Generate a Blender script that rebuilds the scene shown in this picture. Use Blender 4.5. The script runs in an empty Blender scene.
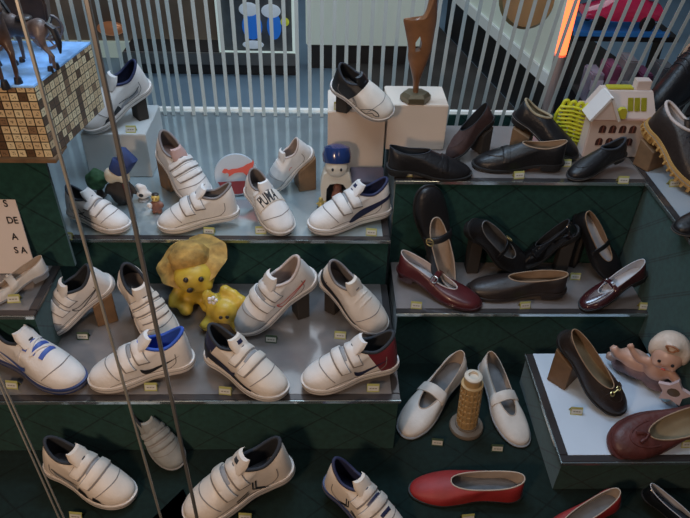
import bpy, bmesh, math, random
from mathutils import Vector, Matrix
from mathutils.bvhtree import BVHTree
random.seed(7)
PI = math.pi
COL = bpy.context.scene.collection
R = math.radians

# ------------------------------------------------------------------ camera
F = 650.0
CAMZ = 1.08
cam_d = bpy.data.cameras.new('camera'); cam = bpy.data.objects.new('camera', cam_d); COL.objects.link(cam)
cam_d.sensor_fit = 'HORIZONTAL'; cam_d.sensor_width = 36; cam_d.lens = 36 * F / 690.0
cam_d.clip_start = 0.02
PITCH, ROLL, YAW = 37.7, -1.7, 2.4
Mrot = Matrix.Rotation(R(-YAW), 3, 'Z') @ Matrix.Rotation(R(90 - PITCH), 3, 'X') @ Matrix.Rotation(R(-ROLL), 3, 'Z')
cam.location = (0, 0, CAMZ); cam.rotation_euler = Mrot.to_euler()
bpy.context.scene.camera = cam

def ray(px, py):
    return Mrot @ Vector(((px - 345) / F, -(py - 259) / F, -1))
def at(px, py, z):                      # the point of the horizontal plane z seen at a pixel
    d = ray(px, py); t = (z - CAMZ) / d.z
    return Vector((0, 0, CAMZ)) + d * t
def atY(px, py, Y):                     # the point of the upright plane y = Y seen at a pixel
    d = ray(px, py); return Vector((0, 0, CAMZ)) + d * (Y / d.y)
def proj(p):
    v = Mrot.transposed() @ (Vector(p) - Vector((0, 0, CAMZ)))
    return (345 + F * v.x / -v.z, 259 - F * v.y / -v.z)

# ------------------------------------------------------------------ materials
def mat(name, col, rough=.6, metal=0, bump=0, bscale=60, var=0, emit=0, coat=0, sheen=0, spec=.5, vscale=8, trans=0, alpha=1):
    m = bpy.data.materials.new(name); m.use_nodes = True
    nt = m.node_tree; b = nt.nodes['Principled BSDF']
    c = (*col, 1)
    b.inputs['Base Color'].default_value = c
    b.inputs['Roughness'].default_value = rough; b.inputs['Metallic'].default_value = metal
    b.inputs['Coat Weight'].default_value = coat; b.inputs['Sheen Weight'].default_value = sheen
    b.inputs['Specular IOR Level'].default_value = spec
    b.inputs['Transmission Weight'].default_value = trans; b.inputs['Alpha'].default_value = alpha
    tc = nt.nodes.new('ShaderNodeTexCoord')
    if emit:
        b.inputs['Emission Color'].default_value = c; b.inputs['Emission Strength'].default_value = emit
    if var:
        n = nt.nodes.new('ShaderNodeTexNoise'); n.inputs['Scale'].default_value = vscale; n.inputs['Detail'].default_value = 4
        nt.links.new(tc.outputs['Object'], n.inputs['Vector'])
        mr = nt.nodes.new('ShaderNodeMapRange'); mr.inputs[1].default_value = .3; mr.inputs[2].default_value = .7
        mr.inputs[3].default_value = 1 - var; mr.inputs[4].default_value = 1 + var
        nt.links.new(n.outputs[0], mr.inputs[0])
        mx = nt.nodes.new('ShaderNodeVectorMath'); mx.operation = 'SCALE'; mx.inputs[0].default_value = col
        nt.links.new(mr.outputs[0], mx.inputs['Scale']); nt.links.new(mx.outputs[0], b.inputs['Base Color'])
    if bump:
        n = nt.nodes.new('ShaderNodeTexNoise'); n.inputs['Scale'].default_value = bscale; n.inputs['Detail'].default_value = 3
        nt.links.new(tc.outputs['Object'], n.inputs['Vector'])
        bp = nt.nodes.new('ShaderNodeBump'); bp.inputs['Strength'].default_value = bump; bp.inputs['Distance'].default_value = .004
        nt.links.new(n.outputs[0], bp.inputs['Height']); nt.links.new(bp.outputs[0], b.inputs['Normal'])
    return m

M = {}
M['white'] = mat('white_leather', (.74, .70, .67), .5, bump=.15, bscale=40, var=.05)
M['white_warm'] = mat('cream_leather', (.72, .64, .56), .5, bump=.15, bscale=40, var=.05)
M['offwhite'] = mat('offwhite_leather', (.52, .50, .48), .55, bump=.2, bscale=30, var=.07)
M['mjwhite'] = mat('ivory_leather', (.60, .55, .50), .5, bump=.15, bscale=25, var=.08)
M['ghost'] = mat('reflection_grey_leather', (.30, .31, .30), .6, bump=.2, bscale=30, var=.1)  # dimness of a glass reflection put into the leather colour
M['seam'] = mat('grey_stitching_and_shade', (.24, .22, .21), .8)  # stitching grey, also used for painted strap-edge and groove shade
M['sole_white'] = mat('white_rubber', (.66, .61, .57), .65, var=.04)
M['sole_dark'] = mat('black_rubber', (.015, .014, .014), .6)
M['sole_grey'] = mat('grey_rubber', (.25, .26, .28), .6)
M['sole_tan'] = mat('tan_rubber', (.48, .27, .08), .65, var=.1)
M['sole_navy'] = mat('navy_rubber', (.03, .05, .16), .5)
M['line_dark'] = mat('dark_mesh_lining', (.03, .035, .045), .9)
M['line_grey'] = mat('grey_mesh_lining', (.22, .20, .20), .9)
M['line_blue'] = mat('blue_padded_lining', (.03, .10, .50), .7)
M['line_navy'] = mat('navy_lining', (.018, .024, .075), .7)
M['line_pink'] = mat('pinkish_lining', (.50, .33, .30), .8)
M['line_tan'] = mat('tan_leather_lining', (.34, .23, .15), .7, var=.15)
M['line_beige'] = mat('beige_leather_lining', (.46, .37, .30), .7, var=.1)
M['insole_pale'] = mat('pale_pink_insole', (.55, .46, .42), .6, var=.08)
M['insole_white'] = mat('white_insole', (.55, .55, .58), .6)
M['insole_grey'] = mat('dusty_grey_insole', (.16, .16, .165), .8, var=.2)
M['insole_tan'] = mat('tan_insole', (.30, .24, .15), .7, var=.15)
M['black'] = mat('black_leather', (.012, .011, .012), .38, bump=.2, bscale=30, spec=.4)
M['patent'] = mat('black_patent_leather', (.008, .008, .009), .12, coat=.6)
M['dbrown'] = mat('dark_brown_leather', (.026, .017, .014), .42, bump=.2, bscale=30, var=.2)
M['wine'] = mat('wine_brown_suede', (.05, .024, .022), .7, bump=.3, bscale=50, var=.2)
M['burg'] = mat('burgundy_leather', (.085, .014, .016), .35, bump=.1, bscale=20, var=.15, coat=.2)
M['burgdark'] = mat('dark_burgundy_patent', (.05, .012, .014), .2, coat=.5)
M['mocc'] = mat('reddish_brown_leather', (.10, .026, .022), .45, bump=.3, bscale=30, var=.25)
M['red'] = mat('red_leather', (.30, .022, .022), .55, bump=.12, bscale=25, var=.12)
M['blueblack'] = mat('blue_black_leather', (.02, .025, .045), .3, coat=.2, bump=.1)
M['ink'] = mat('black_print', (.012, .012, .016), .5)
M['navyprint'] = mat('navy_print', (.018, .022, .065), .45)
M['blueprint'] = mat('blue_print', (.04, .10, .42), .45)
M['maroon'] = mat('maroon_print', (.16, .02, .03), .5)
M['redprint'] = mat('red_print', (.62, .09, .06), .5)
M['greytrim'] = mat('grey_trim', (.30, .31, .33), .6)
M['silver'] = mat('silver_mesh', (.42, .44, .46), .4, metal=.3)
M['gold'] = mat('gold_buckle', (.75, .60, .28), .3, metal=.9)
M['chrome'] = mat('chrome_buckle', (.8, .8, .8), .2, metal=1)
M['wood'] = mat('brown_wood_block', (.17, .095, .045), .7, var=.3, vscale=30)
M['darkblock'] = mat('dark_display_block', (.03, .024, .02), .8)
M['tagpaper'] = mat('price_tag_paper', (.62, .62, .55), .7)
M['taggreen'] = mat('price_tag_yellow_green', (.42, .42, .14), .7)
M['tagdark'] = mat('price_tag_dark_green', (.05, .09, .05), .7)
M['plinth'] = mat('pale_plinth_paint', (.70, .58, .48), .6, var=.04)
M['plinth_cool'] = mat('pale_grey_plinth_paint', (.50, .51, .50), .6, var=.04)

def cloth(name, col, diamond=.5):
    m = mat(name, col, 1.0, sheen=.25, spec=.1)
    nt = m.node_tree; b = nt.nodes['Principled BSDF']
    geo = nt.nodes.new('ShaderNodeNewGeometry'); sep = nt.nodes.new('ShaderNodeSeparateXYZ'); nt.links.new(geo.outputs['Position'], sep.inputs[0])
    def mth(op, a, c=None, v=None):
        n = nt.nodes.new('ShaderNodeMath'); n.operation = op
        if hasattr(a, 'links'): nt.links.new(a, n.inputs[0])
        else: n.inputs[0].default_value = a
        if c is not None:
            if hasattr(c, 'links'): nt.links.new(c, n.inputs[1])
            else: n.inputs[1].default_value = c
        return n.outputs[0]
    yz = mth('ADD', sep.outputs[1], sep.outputs[2])
    x = mth('MULTIPLY', sep.outputs[0], .8)
    a = mth('PINGPONG', mth('ADD', x, yz), .055); c = mth('PINGPONG', mth('SUBTRACT', x, yz), .055)
    mn = mth('MINIMUM', a, c)
    st = mth('SMOOTHSTEP' if False else 'LESS_THAN', mn, .0022)
    nz = nt.nodes.new('ShaderNodeTexNoise'); nz.inputs['Scale'].default_value = 90; nz.inputs['Detail'].default_value = 5
    nt.links.new(geo.outputs['Position'], nz.inputs[0])
    k = mth('SUBTRACT', mth('ADD', mth('MULTIPLY', nz.outputs[0], 1.0), .5), mth('MULTIPLY', st, diamond))
    mx = nt.nodes.new('ShaderNodeVectorMath'); mx.operation = 'SCALE'; mx.inputs[0].default_value = col
    nt.links.new(k, mx.inputs['Scale']); nt.links.new(mx.outputs[0], b.inputs['Base Color'])
    return m
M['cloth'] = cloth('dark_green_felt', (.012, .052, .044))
M['clothfloor'] = cloth('shade_darkened_green_felt', (.006, .017, .015), .4)  # same felt, with the deep shade around the floor shoes in its colour
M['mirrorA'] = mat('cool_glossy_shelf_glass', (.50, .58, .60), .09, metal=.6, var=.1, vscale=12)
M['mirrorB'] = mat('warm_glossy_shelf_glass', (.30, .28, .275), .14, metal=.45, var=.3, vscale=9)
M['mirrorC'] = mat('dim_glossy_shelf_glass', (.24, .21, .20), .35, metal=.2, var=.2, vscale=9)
M['shelfE'] = mat('white_shelf_top', (.62, .70, .80), .5, var=.05)
M['edge'] = mat('polished_glass_edge', (.62, .68, .68), .12, metal=.9)
M['border'] = mat('bevelled_mirror_border', (.10, .09, .09), .12, metal=.6)

# ------------------------------------------------------------------ mesh helpers
def obj(name, bm, m, parent=None, smooth=True, keep=False):
    me = bpy.data.meshes.new(name)
    if not keep: bmesh.ops.recalc_face_normals(bm, faces=bm.faces)
    bm.to_mesh(me); bm.free()
    for mm in (m if isinstance(m, (list, tuple)) else [m]): me.materials.append(mm)
    if smooth:
        me.polygons.foreach_set('use_smooth', [True] * len(me.polygons))
    o = bpy.data.objects.new(name, me); COL.objects.link(o)
    if parent: o.parent = parent
    if smooth: me.set_sharp_from_angle(angle=R(42))
    return o
def tag(o, label, cat, group=None):
    o['label'] = label; o['category'] = cat
    if group: o['group'] = group
    return o
def thing(name, label, cat, loc=(0, 0, 0), group=None):
    o = bpy.data.objects.new(name, None); COL.objects.link(o); o.location = loc; o.empty_display_size = .02
    return tag(o, label, cat, group)
def box(bm, x0, x1, y0, y1, z0, z1, bev=0, mi=0, mtx=None):
    r = bmesh.ops.create_cube(bm, size=1)
    vs = r['verts']
    for v in vs:
        v.co = Vector((x0 + (v.co.x + .5) * (x1 - x0), y0 + (v.co.y + .5) * (y1 - y0), z0 + (v.co.z + .5) * (z1 - z0)))
        if mtx: v.co = mtx @ v.co
    fs = {f for v in vs for f in v.link_faces}
    for f in fs: f.material_index = mi
    if bev: bmesh.ops.bevel(bm, geom=list({e for v in vs for e in v.link_edges}), offset=bev, segments=2, affect='EDGES')
def bx(*a, **k):
    bm = bmesh.new(); box(bm, *a, **k); return bm
def struct(name, bm, m, smooth=False):
    o = obj(name, bm, m, smooth=smooth); o['kind'] = 'structure'; return o
def ell(bm, c, r, rot=None, seg=20, mi=0):
    q = bmesh.ops.create_uvsphere(bm, u_segments=seg, v_segments=max(8, seg // 2), radius=1)
    Mx = Matrix.Translation(Vector(c)) @ (rot.to_4x4() if rot else Matrix.Identity(4)) @ Matrix.Diagonal((*((r, r, r) if isinstance(r, (int, float)) else r), 1))
    bmesh.ops.transform(bm, matrix=Mx, verts=q['verts'])
    for v in q['verts']:
        for f in v.link_faces: f.material_index = mi
def grid(bm, rows, closed_u=False, mi=0, cap0=False, cap1=False):
    V = [[bm.verts.new(p) for p in r] for r in rows]
    n = len(rows[0])
    for i in range(len(rows) - 1):
        for j in range(n if closed_u else n - 1):
            k = (j + 1) % n
            try: bm.faces.new((V[i][j], V[i][k], V[i + 1][k], V[i + 1][j])).material_index = mi
            except ValueError: pass
    for flag, row in ((cap0, V[0]), (cap1, V[-1])):
        if flag:
            f = bm.faces.new(row); f.material_index = mi
    return V
def tube(bm, pts, rad, n=10, mi=0, closed=False):
    pts = [Vector(p) for p in pts]; rows = []
    m = len(pts)
    prev = None
    for i, p in enumerate(pts):
        a = pts[(i - 1) % m] if (closed or i > 0) else p
        b = pts[(i + 1) % m] if (closed or i < m - 1) else p
        t = (b - a).normalized()
        if prev is None:
            prev = t.orthogonal().normalized()
        u = (prev - t * prev.dot(t)).normalized(); prev = u; w = t.cross(u)
        r = rad[i] if isinstance(rad, (list, tuple)) else rad
        rows.append([p + (u * math.cos(2 * PI * k / n) + w * math.sin(2 * PI * k / n)) * r for k in range(n)])
    if closed: rows.append(rows[0])
    grid(bm, rows, True, mi, not closed, not closed)
def lathe(bm, prof, n=28, c=(0, 0, 0), mi=0):
    c = Vector(c)
    grid(bm, [[c + Vector((r * math.cos(2 * PI * k / n), r * math.sin(2 * PI * k / n), z)) for k in range(n)] for r, z in prof], True, mi, True, True)
def prism(bm, pts, y0, y1, mi=0, mtx=None):      # polygon in x,z pushed along y
    a = [Vector((x, y0, z)) for x, z in pts]; b = [Vector((x, y1, z)) for x, z in pts]
    if mtx: a = [mtx @ p for p in a]; b = [mtx @ p for p in b]
    A = [bm.verts.new(p) for p in a]; B = [bm.verts.new(p) for p in b]
    n = len(pts)
    fs = [bm.faces.new(A), bm.faces.new(B)]
    for i in range(n): fs.append(bm.faces.new((A[i], A[(i + 1) % n], B[(i + 1) % n], B[i])))
    for f in fs: f.material_index = mi
def blobs(name, items, m, parent=None, vox=.004):          # overlapping ellipsoids melted into one continuous surface
    bm = bmesh.new()
    for it in items:
        if it[0] == 'e': ell(bm, it[1], it[2], it[3] if len(it) > 3 else None)
        else: tube(bm, it[1], it[2])
    bmesh.ops.recalc_face_normals(bm, faces=bm.faces)
    me = bpy.data.meshes.new(name); bm.to_mesh(me); bm.free()
    o = bpy.data.objects.new(name, me); COL.objects.link(o)
    md = o.modifiers.new('r', 'REMESH'); md.mode = 'VOXEL'; md.voxel_size = vox
    sm = o.modifiers.new('s', 'SMOOTH'); sm.iterations = 5; sm.factor = .6
    dg = bpy.context.evaluated_depsgraph_get()
    me2 = bpy.data.meshes.new_from_object(o.evaluated_get(dg))
    o.modifiers.clear(); o.data = me2; me2.name = name
    me2.materials.clear(); me2.materials.append(m)
    me2.polygons.foreach_set('use_smooth', [True] * len(me2.polygons))
    if parent: o.parent = parent
    return o
def sstep(a, b, x):
    t = min(1, max(0, (x - a) / (b - a))); return t * t * (3 - 2 * t)
def catmull(P, per, closed=True):
    n = len(P); out = []
    for i in range(n if closed else n - 1):
        p0, p1, p2, p3 = (P[(i - 1) % n] if closed or i > 0 else P[0]), P[i], P[(i + 1) % n], (P[(i + 2) % n] if closed or i < n - 2 else P[-1])
        for k in range(per):
            t = k / per
            out.append(tuple(.5 * (2 * b + (c - a) * t + (2 * a - 5 * b + 4 * c - d) * t * t + (3 * b - a - 3 * c + d) * t ** 3) for a, b, c, d in zip(p0, p1, p2, p3)))
    if not closed: out.append(tuple(P[-1]))
    return out
def text_polys(s, size=1.0):
    cu = bpy.data.curves.new('t', 'FONT'); cu.body = s; cu.size = size; cu.offset = .022 * size; cu.align_x = 'CENTER'; cu.align_y = 'CENTER'
    o = bpy.data.objects.new('t', cu); COL.objects.link(o)
    dg = bpy.context.evaluated_depsgraph_get(); me = bpy.data.meshes.new_from_object(o.evaluated_get(dg))
    vs = [tuple(v.co) for v in me.vertices]; fs = [tuple(p.vertices) for p in me.polygons]
    bpy.data.objects.remove(o); bpy.data.curves.remove(cu); bpy.data.meshes.remove(me)
    return vs, fs

# ------------------------------------------------------------------ shoes (unit length, heel at y=0, toe at y=1)
OUTC = [(0, 0), (.088, .03), (.135, .12), (.132, .27), (.145, .42), (.178, .58), (.186, .71), (.155, .86), (.085, .965),
        (-.012, 1.0), (-.10, .965), (-.155, .86), (-.172, .72), (-.148, .56), (-.118, .41), (-.122, .26), (-.128, .12), (-.085, .03)]
NP = 72
OUT = catmull(OUTC, 4)

class Shoe:
    def __init__(s, name, W=1.0, z0=.07, heelh=.0, flat=True, spring=.03, collar=(.24, .20, .085), zc=(.40, .33, .38), cexp=2.0,
                 toeh=.13, side=.72, k=2.6, flare=1.035, pointed=0, low=False):
        s.name, s.W, s.z0, s.heelh, s.flat, s.spring = name, W, z0, heelh, flat, spring
        s.cy, s.hl, s.hw = collar; s.zc = zc; s.cexp = cexp; s.toeh = toeh; s.side = side; s.k = k; s.flare = flare; s.low = low
        s.pt = pointed
        s.outl = []
        for x, y in OUT:
            if pointed and y > .7: x = x * (1 - pointed * (y - .7) / .3)
            s.outl.append((x * W, y))
        s.col = []
        for i in range(NP):
            a = 2 * PI * i / NP
            sx, cx = math.sin(a), math.cos(a)
            e = 2 / s.cexp
            x = math.copysign(abs(sx) ** e, sx) * s.hw * W; y = s.cy - math.copysign(abs(cx) ** e, cx) * s.hl
            f = (1 - cx) / 2            # 0 heel .. 1 front
            z = s.zc[0] * max(0, 1 - 2 * f) ** 1.5 + s.zc[1] * (1 - abs(1 - 2 * f) ** 1.5) + s.zc[2] * max(0, 2 * f - 1) ** 1.5
            s.col.append((x, y, z))
    def bed(s, y):
        return s.heelh * (1 - sstep(.22, .62, y)) + s.spring * max(0, (y - .74) / .26) ** 2
    def bottom(s, y):
        b = s.spring * max(0, (y - .74) / .26) ** 2
        return b if s.flat else b + s.heelh * (1 - sstep(.22, .62, y))
    def upper_rows(s):
        rows = []
        nv = 13
        for v in range(nv):
            t = v / (nv - 1); u = t ** 1.9; row = []
            for (ox, oy), (cx, cy, cz) in zip(s.outl, s.col):
                fw = sstep(.42, .85, oy)
                full = cz
                ht = full * s.side * (1 - fw) + s.toeh * fw
                z = ht * (1 - (1 - u) ** s.k) ** (1 / s.k) + (full - ht) * u
                px = ox * .975 + (cx - ox * .975) * u; py = .012 + oy * .976 + (cy - (.012 + oy * .976)) * u
                row.append((px, py, s.z0 + s.bed(py) + z - .004 * (v == 0)))
            rows.append(row)
        return rows
    def build_upper(s, m, root, lining, insole, toe_mat=None, heel_mat=None, toe_y=.78, heel_y=.12):
        rows = s.upper_rows()
        bm = bmesh.new(); grid(bm, rows, True)
        ms = [m]
        if toe_mat: ms.append(toe_mat)
        if heel_mat: ms.append(heel_mat)
        for f in bm.faces:
            c = f.calc_center_median()
            if toe_mat and c.y > toe_y + .5 * abs(c.x): f.material_index = 1
            if heel_mat and c.y < heel_y: f.material_index = len(ms) - 1
        bmesh.ops.recalc_face_normals(bm, faces=bm.faces); bm.normal_update()
        s.bvh = BVHTree.FromBMesh(bm)
        s.upper = obj('upper', bm, ms, root)
        # rolled collar and inner lining
        bm = bmesh.new()
        top = rows[-1]
        tube(bm, top, .017 if not s.low else .006, 10, closed=True)
        inner = []
        for d, dz, q in ((0, .002, 0), (.0, -.02, .03), (0, -.10, .3), (0, None, .62)):
            r = []
            for (ox, oy), (cx, cy, cz), tp in zip(s.outl, s.col, top):
                lim = .86
                tx, ty = ox * lim, .5 + (oy - .5) * .93
                if not s.low: ty = min(ty, .66)
                px = tp[0] + (tx - tp[0]) * q * 1.3 if q < .5 else tx; py = tp[1] + (ty - tp[1]) * q * 1.3 if q < .5 else ty
                fl = s.z0 + s.bed(py) + .012
                pz = fl if dz is None else max(fl + .01, tp[2] + dz)
                r.append((px, py, pz))
            inner.append(r)
        grid(bm, inner, True)
        obj('lining', bm, lining, root)
        bm = bmesh.new()
        top2 = [[(x, y, s.z0 + s.bed(y) + .013)] for x, y, z in inner[-1]]
        s.pairfill(bm, [t[0] for t in top2]); obj('insole', bm, insole, root)
        return s
    def pairfill(s, bm, pts):
        V = [bm.verts.new(p) for p in pts]; h = NP // 2
        for i in range(h):
            a, b, c, d = V[i], V[i + 1], V[(NP - i - 1) % NP], V[(NP - i) % NP]
            q = []
            for v in (a, b, c, d):
                if v not in q: q.append(v)
            if len(q) >= 3:
                try: bm.faces.new(q)
                except ValueError: pass
        return V
    def build_sole(s, m, root, foxing=None, name='sole', groove=True):
        prof = [(.93, 0), (.985, .10), (s.flare, .40), (s.flare, .56), (s.flare - .008, .66), (s.flare, .76), (s.flare - .01, 1.0), (.955, 1.04)]
        bm = bmesh.new(); rows = []
        ms2 = list(m) if isinstance(m, (list, tuple)) else [m]
        for sc, h in prof:
            r = []
            for x, y in s.outl:
                yy = .5 + (y - .5) * (1 + (sc - 1) * .45)
                b = s.bottom(y); t = s.z0 + s.bed(y)
                r.append((x * sc, yy, b + (t - b) * h))
            rows.append(r)
        V = grid(bm, rows, True)
        if foxing:
            for f in bm.faces:
                if foxing(f.calc_center_median()): f.material_index = 1
        if not s.low:
            ms2 = [ms2[0], M['seam']]  # groove faces turn grey to paint in the crease shade
            bm.faces.ensure_lookup_table()
            for i, f in enumerate(bm.faces):
                if i // NP == 3: f.material_index = 1
        h = NP // 2
        for row in (V[0], V[-1]):
            for i in range(h):
                q = []
                for v in (row[i], row[i + 1], row[(NP - i - 1) % NP], row[(NP - i) % NP]):
                    if v not in q: q.append(v)
                if len(q) >= 3:
                    try: bm.faces.new(q)
                    except ValueError: pass
        return obj(name, bm, ms2, root)
    def build_heel(s, m, root, ly=.27):
        bm = bmesh.new()
        rows = []
        pts = [(x, y) for x, y in s.outl if y < ly]
        i0 = [p for p in s.outl[:NP // 2] if p[1] < ly]; i1 = [p for p in s.outl[NP // 2:] if p[1] < ly]
        loop = i1 + i0
        for sc, h in ((.86, 0), (.90, .1), (.97, 1.02)):
            rows.append([(x * sc, .02 + y * (sc * .98 + .02) * (1 if y > .1 else 1), (s.heelh + .004) * h) for x, y in loop])
        grid(bm, rows, True, 0, True, True)
        return obj('heel', bm, m, root)
    def hit(s, y, a, zax=None):
        y = min(.97, y)
        zax = s.z0 + .05 + s.bed(y) if zax is None else zax
        d = Vector((math.sin(a), 0, math.cos(a)))
        o = Vector((0, y, zax)) + d * .6
        loc, n, i, dist = s.bvh.ray_cast(o, -d)
        if loc is None or (loc - Vector((0, y, zax))).dot(d) < 0: return None, d
        return loc, d
    def band(s, y, wid, a0=-78, a1=78, slant=0, th=.012, n=26, bridge=0, curve=0):
        """rows of points of a strap lying over the upper at y"""
        cen = []
        for j in range(n + 1):
            a = R(a0 + (a1 - a0) * j / n); f = j / n
            yy = y + slant * (f - .5) + curve * (4 * (f - .5) ** 2)
            row = []
            for e in (-.5, -.46, 0, .46, .5):
                ye = yy + wid * e
                loc, d = s.hit(ye, a)
                row.append([loc, d, ye])
            cen.append(row)
        # rays that fall into the opening: span straight across with a little arch
        for e in range(5):
            rr = []
            zax = s.z0 + .05 + s.bed(y)
            for j in range(n + 1):
                loc, d, ye = cen[j][e]
                rr.append(None if loc is None else (loc - Vector((0, ye, s.z0 + .05 + s.bed(ye)))).length)
            ok = [j for j in range(n + 1) if rr[j] is not None and rr[j] > .035]
            if not ok: continue
            if s.low:
                pass
            L = None
            for j in range(n + 1):
                if j not in ok:
                    lo = max([k for k in ok if k < j], default=None); hi = min([k for k in ok if k > j], default=None)
                    if lo is None: rr[j] = rr[hi]
                    elif hi is None: rr[j] = rr[lo]
                    else:
                        f = (j - lo) / (hi - lo)
                        pa = cen[lo][e][1] * rr[lo]; pb = cen[hi][e][1] * rr[hi]
                        p = pa.lerp(pb, f); p.z += bridge * 4 * f * (1 - f)
                        rr[j] = ('p', p)
            for j in range(n + 1):
                d = cen[j][e][1]; ye = cen[j][e][2]; ax = Vector((0, ye, s.z0 + .05 + s.bed(ye)))
                base = ax + (rr[j][1] if isinstance(rr[j], tuple) else d * rr[j])
                cen[j][e] = (base, d)
        return cen, th
    def strap(s, m, root, y, wid, name='strap', **kw):
        cen, th = s.band(y, wid, **kw)
        bm = bmesh.new(); rows = []
        nn = len(cen)
        for j, row in enumerate(cen):
            rows.append([row[0][0] - row[0][1] * .004, row[0][0] + row[0][1] * th * .8, row[1][0] + row[1][1] * th, row[2][0] + row[2][1] * th * 1.05, row[3][0] + row[3][1] * th, row[4][0] + row[4][1] * th * .8, row[4][0] - row[4][1] * .004])
        grid(bm, rows, False)
        for r in (rows[0], rows[-1]):
            bm.faces.new([bm.verts.new(p) for p in r])
        return obj(name, bm, m, root), cen, th
    def onside(s, side, y, z, off=.004):
        loc, n, i, d = s.bvh.ray_cast(Vector((side * .6, y, z)), Vector((-side, 0, 0)))
        if loc is None:
            loc, n, i, d = s.bvh.find_nearest(Vector((side * .12, y, z)))
        if n.x * side + n.z * .5 < 0: n = -n
        return loc + n * off
    def decal(s, m, root, pairs, sides=(1, -1), name='side_stripe', sub=5, off=.008):
        for sd in sides:
            bm = bmesh.new(); A = catmull([p[0] for p in pairs], sub, False); B = catmull([p[1] for p in pairs], sub, False)
            rows = [[s.onside(sd, a[0] + (b[0] - a[0]) * q / 6, a[1] + (b[1] - a[1]) * q / 6, off) for q in range(7)] for a, b in zip(A, B)]
            grid(bm, rows)
            obj(name, bm, m, root, keep=True)
    def line(s, m, root, pts, wid=.010, sides=(1, -1), name='stitched_line', per=6, closed=False, off=.009, smooth=True):
        P = catmull(pts, per, closed) if smooth else pts
        if closed: P = P + [P[0]]
        pairs = []
        for i, p in enumerate(P):
            a, b = P[max(0, i - 1)], P[min(len(P) - 1, i + 1)]
            dx, dy = b[0] - a[0], b[1] - a[1]; l = math.hypot(dx, dy) or 1
            nx, ny = -dy / l * wid / 2, dx / l * wid / 2
            pairs.append(((p[0] + nx, p[1] + ny), (p[0] - nx, p[1] - ny)))
        for sd in sides:
            bm = bmesh.new()
            grid(bm, [[s.onside(sd, *a, off), s.onside(sd, *b, off)] for a, b in pairs])
            obj(name, bm, m, root, keep=True)
    def tongue(s, m, root, h=.085, wid=.098, back=.07, face=None):
        top = s.cy + s.hl
        zf = s.z0 + s.bed(top) + s.zc[2]
        bm = bmesh.new(); rows = []
        for i, f in enumerate([0, .3, .6, .85, 1.0]):
            w = wid * (1 - .25 * max(0, f - .6) / .4)
            yy = top + .05 - (.05 + back) * f; zz = zf - .03 + (h + .03) * f
            rows.append([(w * math.sin(t), yy - .02 * (1 - math.cos(t)) * 2 + dy, zz + .25 * w * (math.cos(t) - 1)) for dy in (0,) for t in (-1.4, -.9, -.45, 0, .45, .9, 1.4)] +
                        [(w * .97 * math.sin(t), yy - .034 - .02 * (1 - math.cos(t)) * 2, zz - .006 + .25 * w * (math.cos(t) - 1)) for t in (1.4, .9, .45, 0, -.45, -.9, -1.4)])
        grid(bm, rows, True, 0, True, True)
        o = obj('tongue', bm, m, root)
        if face:
            bm = bmesh.new()
            rows2 = [[(x * .6, y + .006, z + .002) for x, y, z in r[1:6]] for r in rows[2:4]]
            grid(bm, rows2); obj('tongue_label', bm, face, root, keep=True)
        return o
    def puton(s, m, root, cen, th, s_txt, size, name='strap_lettering', shift=0):
        vs, fs = text_polys(s_txt, 1.0)
        nn = len(cen) - 1; bm = bmesh.new(); V = []
        for x, y, _ in vs:
            j = nn / 2 + shift - x * size[0]; e = 2 - y * size[1]
            j = min(nn - .001, max(0, j)); e = min(3.999, max(0, e)); j0 = int(j); e0 = int(e); fj = j - j0; fe = e - e0
            def P(a, b): q = cen[a][b]; return q[0] + q[1] * (th * 1.06 + .004)
            V.append(bm.verts.new(P(j0, e0).lerp(P(j0 + 1, e0), fj).lerp(P(j0, e0 + 1).lerp(P(j0 + 1, e0 + 1), fj), fe)))
        for f in fs:
            try: bm.faces.new([V[i] for i in f])
            except ValueError: pass
        obj(name, bm, m, root, keep=True)

SHELVES = {}
blocks_todo = []
def place(root, shoe, T, H, base, lift, roll=0, toe_lift=0, wmul=1.0, bias=0):
    pt = at(*T, base + toe_lift)
    if isinstance(lift, tuple):
        want = lift[1]; lift = max([k * .002 for k in range(140) if (at(*H, base + k * .002) - pt).length <= want] or [.06])
    ph = at(*H, base + lift)
    ax = pt - ph; L = ax.length; ay = ax.normalized()
    up = Vector((0, 0, 1)); az = (up - ay * up.dot(ay)).normalized(); ax_ = ay.cross(az)
    if roll:
        q = Matrix.Rotation(R(roll), 3, ay); az = q @ az; ax_ = q @ ax_
    m3 = Matrix((ax_, ay, az)).transposed()
    root.matrix_world = Matrix.Translation(ph) @ m3.to_4x4() @ Matrix.Diagonal((L * wmul, L, L, 1))
    print('%-14s L=%.3f lift=%.2f %s' % (root.name, L, lift, root.get('label', '')[:50]))
    return ph, pt, L
def prop_block(ph, pt, base, label, m, frac=.22, w=.034):
    if m is M['darkblock']: w = .022
    ax = (pt - ph); h = Vector((ax.x, ax.y, 0)).normalized(); s = Vector((-h.y, h.x, 0))
    c = ph + ax * frac
    def top(v):                          # height of the sole's plane above that spot
        hor = Vector((ax.x, ax.y)).length; k = (Vector((v.x - ph.x, v.y - ph.y)).dot(Vector((h.x, h.y)))) / hor
        return ph.z + ax.z * k - .003
    bm = bmesh.new(); lo, hi = [], []
    for a, b in ((-1, -1), (1, -1), (1, 1), (-1, 1)):
        v = c + h * a * w * .6 + s * b * w * .8
        lo.append(bm.verts.new((v.x, v.y, base + .0005))); hi.append(bm.verts.new((v.x, v.y, max(base + .004, top(v)))))
    bm.faces.new(lo); bm.faces.new(hi)
    for i in range(4): bm.faces.new((lo[i], lo[(i + 1) % 4], hi[(i + 1) % 4], hi[i]))
    bmesh.ops.bevel(bm, geom=list(bm.edges), offset=.0015, segments=1, affect='EDGES')
    tag(obj('display_block', bm, m, smooth=False), label, 'display block')

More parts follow.
